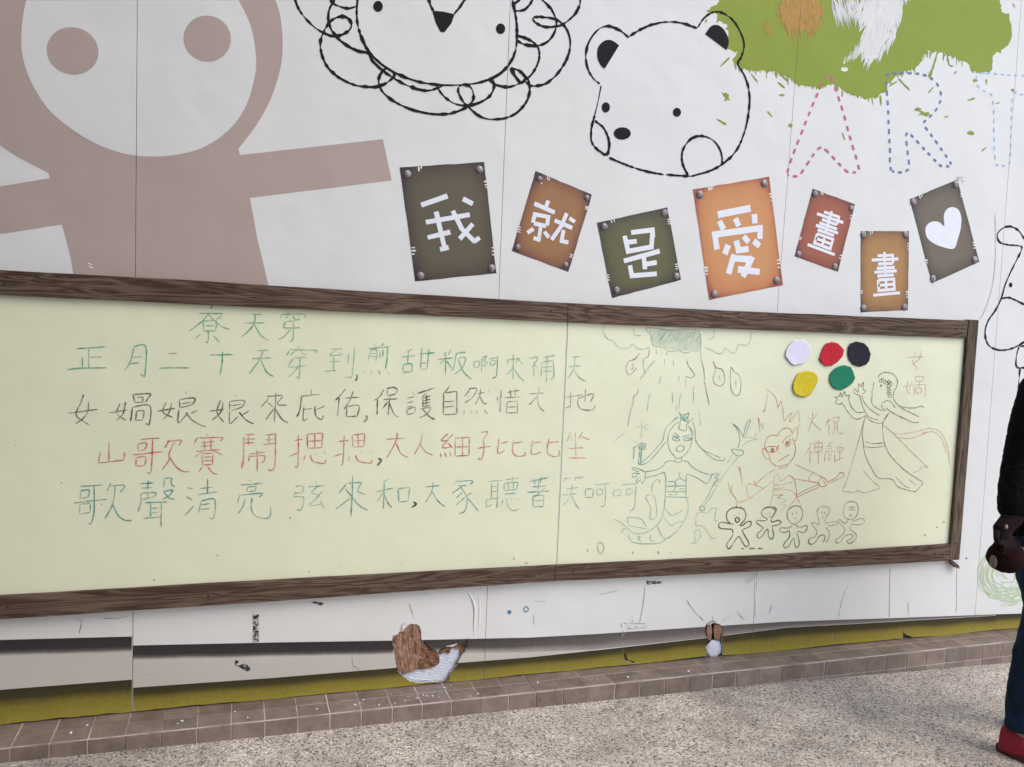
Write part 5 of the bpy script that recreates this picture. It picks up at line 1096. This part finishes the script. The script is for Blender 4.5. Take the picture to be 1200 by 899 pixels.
# ------------------------------------------------------------------ five cut paper discs stuck on the board
DO, DKK = (900, 380), 8.571
def paper(path, col, label, seed, tilt):
    m = mat(label.split(' stuck')[0], col, .55, .06, 18, spec=.2)
    q = [P(*a, YB - .002) for a in pts(path, DO, DKK)]; c = sum(q, Vector()) / len(q)
    bm = bmesh.new(); rings = []
    def lift(p, f):
        d = p - c; s = .0016 * pnoise(Vector((d.x * 60 + seed, 0, d.z * 50))) + f * f * (.0030 * (d.normalized().x * tilt[0] + d.normalized().z * tilt[1]) + .0012)
        return Vector((p.x - c.x, -max(0.0002, s + .0016), p.z - c.z))
    for f in (.2, .42, .62, .8, .93, 1.0):
        rr_ = []
        for i in range(len(q)):
            for t in (0, .5):
                p = q[i].lerp(q[(i + 1) % len(q)], t); rr_.append(bm.verts.new(lift(c + (p - c) * f, f)))
        rings.append(rr_)
    cv = bm.verts.new(lift(c + Vector((.0001, 0, 0)), 0)); n = len(rings[0])
    for i in range(n): bm.faces.new((cv, rings[0][(i + 1) % n], rings[0][i]))
    for a, b in zip(rings, rings[1:]):
        for i in range(n): bm.faces.new((a[i], a[(i + 1) % n], b[(i + 1) % n], b[i]))
    bmesh.ops.recalc_face_normals(bm, faces=bm.faces[:])
    o = link('paper_disc', bm, m); o.location = c
    for p_ in o.data.polygons: p_.use_smooth = True
    s = o.modifiers.new('thickness', 'SOLIDIFY'); s.thickness = .0009
    tag(o, label, 'paper disc', 'paper discs stuck on the board')
paper('268,158 360,155 418,205 432,280 405,340 350,395 262,412 228,395 168,320 178,258 225,190', (0.70, 0.68, 0.80), 'white cut paper disc stuck at the left of the upper row, above the yellow one', 1, (-.6, -.5))
paper('575,195 640,178 700,190 745,235 765,262 750,320 700,375 640,415 580,420 540,395 510,350 530,290 545,245', (0.50, 0.012, 0.030), 'red cut paper disc stuck between the white and black ones', 2, (-.6, -.4))
paper('820,195 880,172 960,190 1005,235 1028,300 1012,370 985,405 920,428 850,405 812,355 798,300 800,235', (0.014, 0.013, 0.022), 'black cut paper disc stuck at the right end of the upper row', 3, (-.3, .3))
paper('300,490 380,465 460,478 498,520 500,575 465,640 425,705 365,732 305,720 262,695 243,640 248,590 275,530', (0.62, 0.49, 0.022), 'yellow cut paper disc stuck at the left of the lower row', 4, (-.7, -.6))
paper('700,425 760,410 825,428 855,475 875,540 845,595 790,635 735,662 680,655 635,620 610,555 622,495 660,450', (0.012, 0.20, 0.105), 'green cut paper disc stuck at the right of the lower row', 5, (-.4, .2))

# ------------------------------------------------------------------ person at the right edge
def tube(bm, p, seg=16):
    """lofted limb: p = list of (x, y, z, rx, ry); rings lie across the run of the limb"""
    rings = []
    for i, a in enumerate(p):
        c = Vector(a[:3]); t = (Vector(p[min(i + 1, len(p) - 1)][:3]) - Vector(p[max(i - 1, 0)][:3])).normalized()
        ux = Vector((1, 0, 0)) if abs(t.x) < .9 else Vector((0, 0, 1))
        v = t.cross(ux).normalized(); u = v.cross(t).normalized()
        rings.append([bm.verts.new(c + u * a[3] * math.cos(2 * math.pi * k / seg) + v * a[4] * math.sin(2 * math.pi * k / seg)) for k in range(seg)])
    for a, b in zip(rings, rings[1:]):
        for k in range(seg): bm.faces.new((a[k], a[(k + 1) % seg], b[(k + 1) % seg], b[k]))
    bm.faces.new(rings[0][::-1]); bm.faces.new(rings[-1])
def blob(bm, c, r, rot=None):
    res = bmesh.ops.create_icosphere(bm, subdivisions=3, radius=1)
    for v in res['verts']:
        q = Vector((v.co.x * r[0], v.co.y * r[1], v.co.z * r[2]))
        if rot: q = rot @ q
        v.co = q + Vector(c)
def solid(name, bm, m, parent, vox=.008, sm=4, disp=None):
    bmesh.ops.recalc_face_normals(bm, faces=bm.faces[:])
    o = link(name, bm, m, parent, True)
    r = o.modifiers.new('merge', 'REMESH'); r.mode = 'VOXEL'; r.voxel_size = vox; r.use_smooth_shade = True
    s = o.modifiers.new('soften', 'SMOOTH'); s.factor = .5; s.iterations = sm
    if disp:
        tx = bpy.data.textures.new(name, 'CLOUDS'); tx.noise_scale = disp[0]; tx.noise_depth = 2
        d = o.modifiers.new('folds', 'DISPLACE'); d.texture = tx; d.strength = disp[1]; d.mid_level = .5; d.texture_coords = 'LOCAL'
    return o
PY = -.90
def A(u, v, y=PY): return P(u, v, y)
def cen(u, v, r, y0=PY - .02):
    """centre of a round limb of radius r whose left outline passes the traced point"""
    q = P(u, v, y0); return (q.x + .65 * r, y0 - .76 * r, q.z)
LEG = [(*cen(u, v, r), r) for u, v, r in ((1199, 714, .090), (1190, 744, .084), (1183.5, 771, .079), (1178.5, 801, .075), (1176, 829, .071), (1175.5, 845, .069))]
FX, FYY = LEG[-1][0], LEG[-1][1]                              # right foot centre
gz = floor_z(3.1)
HX = A(1196, 620).x + .17                                    # hips centre
BX = HX + .02
person = tag(empty('person', (HX, PY, gz)), 'person at the right edge in black fluffy jumper, dark blue jeans and red laced shoes', 'person')
M['skin'] = mat('skin', (0.36, 0.21, 0.15), .5, .08, 12)
M['hair'] = mat('black hair', (0.012, 0.010, 0.009), .5, .3, 60)
M['jumper'] = mat('fluffy black wool', (0.0045, 0.0045, 0.005), .95, .3, 60, bump=.004, bscale=90, spec=.1)
M['jeans'] = mat('dark blue denim', (0.010, 0.026, 0.055), .9, .4, 7, (0.008, 0.014, 0.026), bump=.0012, bscale=500, spec=.15)
M['jeans_worn'] = M['jeans']
M['shoe'] = mat('crimson shoe mesh', (0.30, 0.010, 0.028), .75, .25, 25, bump=.0014, bscale=420)
M['sole'] = mat('dark red rubber sole', (0.075, 0.014, 0.018), .7, .2, 30)
M['lace'] = mat('pinkish red lace', (0.42, 0.10, 0.10), .8, .1, 60)
M['maroon'] = mat('very dark maroon wool', (0.017, 0.0045, 0.004), .95, .3, 60, bump=.002, bscale=150, spec=.1)
M['glove'] = mat('dark brown glove', (0.013, 0.006, 0.006), .9, .3, 70, bump=.001, bscale=200, spec=.15)
sz = 1.40
# arm path of the near (right) arm, from the traced outline
sh = Vector((A(1200, 430).x + .112, PY + .03, 1.50)); el = Vector((A(1181, 540).x + .075, PY + .01, 1.17)); wr = Vector((A(1164, 598).x + .062, PY - .03, A(1164, 600).z))
bm = bmesh.new()   # the body, one continuous surface
tube(bm, [(HX, PY, .86 + gz, .15, .11), (HX, PY, 1.0 + gz, .145, .10), (BX, PY, 1.250 + gz, .15, .105), (BX, PY, 1.400 + gz, .165, .10), (BX, PY, 1.500 + gz, .13, .08), (BX, PY, 1.550 + gz, .06, .055), (BX, PY - .01, 1.630 + gz, .05, .052)])
blob(bm, (BX, PY - .02, 1.720 + gz), (.075, .092, .108)); blob(bm, (BX, PY - .045, 1.670 + gz), (.052, .055, .05))
for s in (-1, 1): blob(bm, (BX + s * .076, PY - .01, 1.710 + gz), (.012, .022, .032))
blob(bm, (BX, PY - .116, 1.705 + gz), (.012, .016, .022)); blob(bm, (BX, PY - .106, 1.666 + gz), (.026, .008, .006)); blob(bm, (BX, PY - .106, 1.658 + gz), (.022, .008, .006))
for s in (-1, 1): blob(bm, (BX + s * .032, PY - .103, 1.734 + gz), (.018, .008, .006))
lf = Vector((FX + .27, PY + .09, gz))
for s, f in ((-1, Vector((FX, FYY, gz))), (1, lf)):
    hx = HX + s * .085
    if s < 0:
        tube(bm, [(hx, PY, .92 + gz, .085, .09)] + [(x_, y_, z_, r_ * .72, r_ * .72) for x_, y_, z_, r_ in LEG[:-1]] + [(FX, FYY, .10 + gz, .036, .040), (FX + .01, FYY - .03, .06 + gz, .030, .030)])
        continue
    tube(bm, [(hx, PY, .90 + gz, .085, .09), (hx + (f.x - hx) * .3, (f.y + PY) / 2, .66 + gz, .068, .070), (hx + (f.x - hx) * .6, f.y, .48 + gz, .054, .056), (hx + (f.x - hx) * .8, f.y, .33 + gz, .050, .054), (f.x, f.y - .03, .14 + gz, .036, .042), (f.x, f.y - .04, .09 + gz, .034, .040)])
    tube(bm, [(f.x, f.y - .03, gz + .085, .030, .030), (f.x, f.y - .08, gz + .06, .030, .024), (f.x, f.y - .17, gz + .042, .028, .014)])
ls, le, lw = Vector((BX + .21, PY + .02, 1.460 + gz)), Vector((BX + .27, PY + .03, 1.09 + gz)), Vector((BX + .24, PY - .05, .86 + gz))
for a, b, c in ((sh, el, wr), (ls, le, lw)):
    m1 = a.lerp(b, .5); m2 = b.lerp(c, .5)
    tube(bm, [(*(a + Vector((.06 if a is sh else -.06, 0, .01))), .05, .05), (*a, .05, .05), (*m1, .044, .046), (*b, .038, .04), (*m2, .035, .036), (*c, .024, .030)])
tube(bm, [(*lw, .025, .03), (*(lw + Vector((0, -.01, -.06))), .038, .02), (*(lw + Vector((0, -.015, -.10))), .036, .018)])
for i in range(4):
    b0 = lw + Vector((-.026 + i * .0175, -.015, -.095)); L = (.058, .068, .072, .06)[i]
    tube(bm, [(*b0, .0088, .0088), (*(b0 + Vector((0, -.010, -L * .55))), .0082, .0082), (*(b0 + Vector((0, -.030, -L))), .007, .007)], 8)
t0 = lw + Vector((-.032, -.012, -.045)); tube(bm, [(*t0, .011, .011), (*(t0 + Vector((-.016, -.014, -.03))), .0095, .0095), (*(t0 + Vector((-.016, -.026, -.055))), .008, .008)], 8)
body = solid('body', bm, M['skin'], person, .007, 3)
for s in (-1, 1):
    bm = bmesh.new(); blob(bm, (BX + s * .031, PY - .097, 1.719 + gz), (.0125, .010, .008)); e = link('eye', bm, M['white_print'], person, True)
    bm = bmesh.new(); blob(bm, (BX + s * .031, PY - .1045, 1.719 + gz), (.0055, .0035, .0055)); link('iris', bm, M['hair'], e, True)
bm = bmesh.new(); blob(bm, (BX, PY + .012, 1.745 + gz), (.088, .098, .102)); blob(bm, (BX, PY + .05, 1.640 + gz), (.082, .055, .11)); blob(bm, (BX - .06, PY - .045, 1.790 + gz), (.04, .05, .03)); blob(bm, (BX + .05, PY - .05, 1.790 + gz), (.045, .05, .03))
solid('hair', bm, M['hair'], person, .007, 3, (.02, .006))
# jumper
bm = bmesh.new()
tube(bm, [(HX + .005, PY, .88 + gz, .178, .138), (HX, PY, .98 + gz, .178, .135), (BX, PY, 1.240 + gz, .180, .135), (BX, PY, 1.390 + gz, .192, .125), (BX, PY, 1.480 + gz, .165, .10), (BX, PY, 1.525 + gz, .105, .085), (BX, PY, 1.565 + gz, .068, .066)], 24)
m1, m2 = sh.lerp(el, .5), el.lerp(wr, .5)
tube(bm, [(*(sh + Vector((.05, 0, -.04))), .060, .065), (*(sh + Vector((.01, 0, -.03))), .070, .072), (*m1, .068, .07), (*el, .064, .066), (*m2, .063, .064), (*(wr + Vector((.008, 0, .02))), .058, .060), (*(wr + Vector((.008, -.003, -.008))), .052, .054)])
m1, m2 = ls.lerp(le, .5), le.lerp(lw, .5)
tube(bm, [(*(ls + Vector((-.05, 0, -.04))), .060, .065), (*(ls + Vector((-.01, 0, -.03))), .070, .072), (*m1, .066, .07), (*le, .06, .064), (*m2, .055, .06), (*(lw + Vector((0, 0, .01))), .048, .052)])
blob(bm, sh + Vector((.022, 0, -.022)), (.078, .074, .066)); blob(bm, ls + Vector((-.022, 0, -.022)), (.078, .074, .066))
solid('jumper', bm, M['jumper'], person, .008, 2, (.014, .009))
# jeans
bm = bmesh.new()
tube(bm, [(HX, PY, .99 + gz, .150, .118), (HX, PY, .90 + gz, .162, .125), (HX, PY, .83 + gz, .150, .115)], 24)
for s, f in ((-1, Vector((FX, FYY, gz))), (1, lf)):
    hx = HX + s * .082; kx = hx + (f.x - hx) * .6
    if s < 0:
        tube(bm, [(hx, PY, .88 + gz, .100, .105)] + [(x_, y_, z_, r_ * .97, r_ * .97) for x_, y_, z_, r_ in LEG] + [(LEG[-1][0], LEG[-1][1], LEG[-1][2] - .012, .066, .066)], 20)
        continue
    tube(bm, [(hx, PY, .88 + gz, .095, .105), (hx + (f.x - hx) * .25, PY * .6 + f.y * .4, .74 + gz, .095, .100), (hx + (f.x - hx) * .45, (f.y + PY) / 2 + .02, .60 + gz, .088, .090), (kx, f.y, .48 + gz, .074, .078), (hx + (f.x - hx) * .8, f.y, .33 + gz, .074, .078), (f.x + .0, f.y + .01, .20 + gz, .072, .078), (f.x, f.y + .012, .115 + gz, .070, .080), (f.x, f.y + .012, .095 + gz, .069, .079)], 20)
solid('jeans', bm, M['jeans'], person, .008, 3, (.06, .014))
# shoes
def shoe(f, yaw):
    R = Matrix.Rotation(yaw, 4, 'Z')
    def T(p): return R @ Vector(p) + f
    bm = bmesh.new()
    prof = [(.085, .032, .078, .038), (.06, .048, .088, .047), (.02, .060, .070, .052), (-.04, .056, .056, .054), (-.11, .046, .042, .058), (-.165, .038, .034, .054), (-.205, .032, .026, .040), (-.222, .030, .018, .018)]
    rings = []
    for y, zc, rz, rx in prof:
        rings.append([bm.verts.new(T((rx * math.cos(2 * math.pi * k / 18), y, max(.018, zc + rz * math.sin(2 * math.pi * k / 18))))) for k in range(18)])
    for a, b in zip(rings, rings[1:]):
        for k in range(18): bm.faces.new((a[k], a[(k + 1) % 18], b[(k + 1) % 18], b[k]))
    bm.faces.new(rings[0]); bm.faces.new(rings[-1][::-1]); bmesh.ops.recalc_face_normals(bm, faces=bm.faces[:])
    o = link('shoe', bm, M['shoe'], person, True); sb = o.modifiers.new('soft', 'SUBSURF'); sb.levels = sb.render_levels = 2
    bm = bmesh.new(); n = 28
    ring = []
    for i in range(n):
        a = 2 * math.pi * i / n; y = -.068 + .163 * math.sin(a); x = (.061 if y < -.03 else .052) * math.cos(a); x *= 1 + .08 * math.sin(a * 2)
        ring.append((x, y))
    lay = [[bm.verts.new(T((x * s, (y + .068) * s2 - .068, z + (.012 * max(0, (-y - .13) / .07)))) ) for x, y in ring] for z, s, s2 in ((.0005, .96, .98), (.006, 1.0, 1.0), (.022, 1.0, 1.0), (.030, .95, .985))]
    for a, b in zip(lay, lay[1:]):
        for k in range(n): bm.faces.new((a[k], a[(k + 1) % n], b[(k + 1) % n], b[k]))
    bm.faces.new(lay[0][::-1]); bm.faces.new(lay[-1]); bmesh.ops.recalc_face_normals(bm, faces=bm.faces[:])
    link('sole', bm, M['sole'], o)
    bm = bmesh.new()
    for i in range(5):
        y = -.035 - i * .022; z = .098 - i * .0085; wdx = .026 - i * .001
        for s in (-1, 1):
            tube(bm, [(*T((-s * wdx, y, z - .012)), .0026, .0026), (*T((0, y - .006, z + .003)), .0026, .0026), (*T((s * wdx, y - .014, z - .013)), .0026, .0026)], 6)
    for s in (-1, 1): tube(bm, [(*T((0, -.03, .104)), .0028, .0028), (*T((s * .02, -.045, .106)), .0028, .0028), (*T((s * .034, -.06, .094)), .0028, .0028), (*T((s * .03, -.085, .078)), .0024, .0024)], 6)
    link('lace', bm, M['lace'], o)
shoe(Vector((FX + .004, FYY - .004, gz)), math.radians(30)); shoe(lf + Vector((0, -.085, 0)), math.radians(20))
# gloved hand closed on the neck of the pouch
hc = Vector((A(1160, 616).x + .004, PY - .045, A(1160, 618).z))
bm = bmesh.new()
tube(bm, [(*(wr + Vector((0, -.002, .01))), .043, .045), (*(wr + Vector((-.01, -.01, -.02))), .036, .042), (*(hc + Vector((.012, .002, .0))), .040, .030), (*(hc + Vector((.014, -.004, -.035))), .040, .028), (*(hc + Vector((.016, -.006, -.055))), .034, .024)])
for i in range(4):
    b0 = hc + Vector((-.020 + i * .0185, -.022, -.040)); L = (.030, .036, .034, .028)[i]
    tube(bm, [(*b0, .0098, .0098), (*(b0 + Vector((-.002, -.020, -L * .5))), .0096, .0096), (*(b0 + Vector((0, -.012, -L - .012))), .0090, .0090), (*(b0 + Vector((0, .012, -L - .018))), .008, .008)], 10)
t0 = hc + Vector((-.030, -.012, .0)); tube(bm, [(*t0, .012, .012), (*(t0 + Vector((-.018, -.014, -.018))), .0108, .0108), (*(t0 + Vector((-.012, -.026, -.046))), .0095, .0095)], 10)
solid('glove', bm, M['glove'], person, .0045, 2)
bm = bmesh.new(); blob(bm, hc + Vector((-.012, -.036, .022)), (.006, .005, .009))
link('wrist_skin', bm, M['skin'], person, True)
# round pouch hanging from the hand
pc = A(1179, 653, PY - .04); pc.y = PY - .04
bm = bmesh.new()
blob(bm, pc, (.074, .066, .062)); blob(bm, pc + Vector((.0, 0, .03)), (.055, .05, .05)); tube(bm, [(*(pc + Vector((0, 0, .04))), .045, .04), (*(pc + Vector((-.02, 0, .085))), .028, .026), (*(pc + Vector((-.028, 0, .12))), .022, .022)])
bmesh.ops.recalc_face_normals(bm, faces=bm.faces[:])
o = bpy.data.meshes.new('pouch'); bmesh.ops.translate(bm, verts=bm.verts[:], vec=-pc); bm.to_mesh(o); bm.free(); o.materials.append(M['maroon'])
pouch = bpy.data.objects.new('pouch', o); C.objects.link(pouch); pouch.location = pc; BASE['pouch'] = pc.copy()
r = pouch.modifiers.new('merge', 'REMESH'); r.mode = 'VOXEL'; r.voxel_size = .006; r.use_smooth_shade = True
s = pouch.modifiers.new('soften', 'SMOOTH'); s.iterations = 5
tx = bpy.data.textures.new('pleats', 'CLOUDS'); tx.noise_scale = .03; d = pouch.modifiers.new('pleats', 'DISPLACE'); d.texture = tx; d.strength = .008; d.texture_coords = 'LOCAL'
tag(pouch, 'round dark maroon pouch held in the lowered hand of the person', 'pouch')
M['tab'] = mat('grey fabric tab', (0.17, 0.135, 0.125), .8, .1, 50)
for dx, dz in ((-.072, -.012), (.070, .014)):
    bm = bmesh.new(); blob(bm, pc + Vector((dx, -.008, dz)), (.009, .016, .026)); link('pouch_tab', bm, M['tab'], pouch, True)
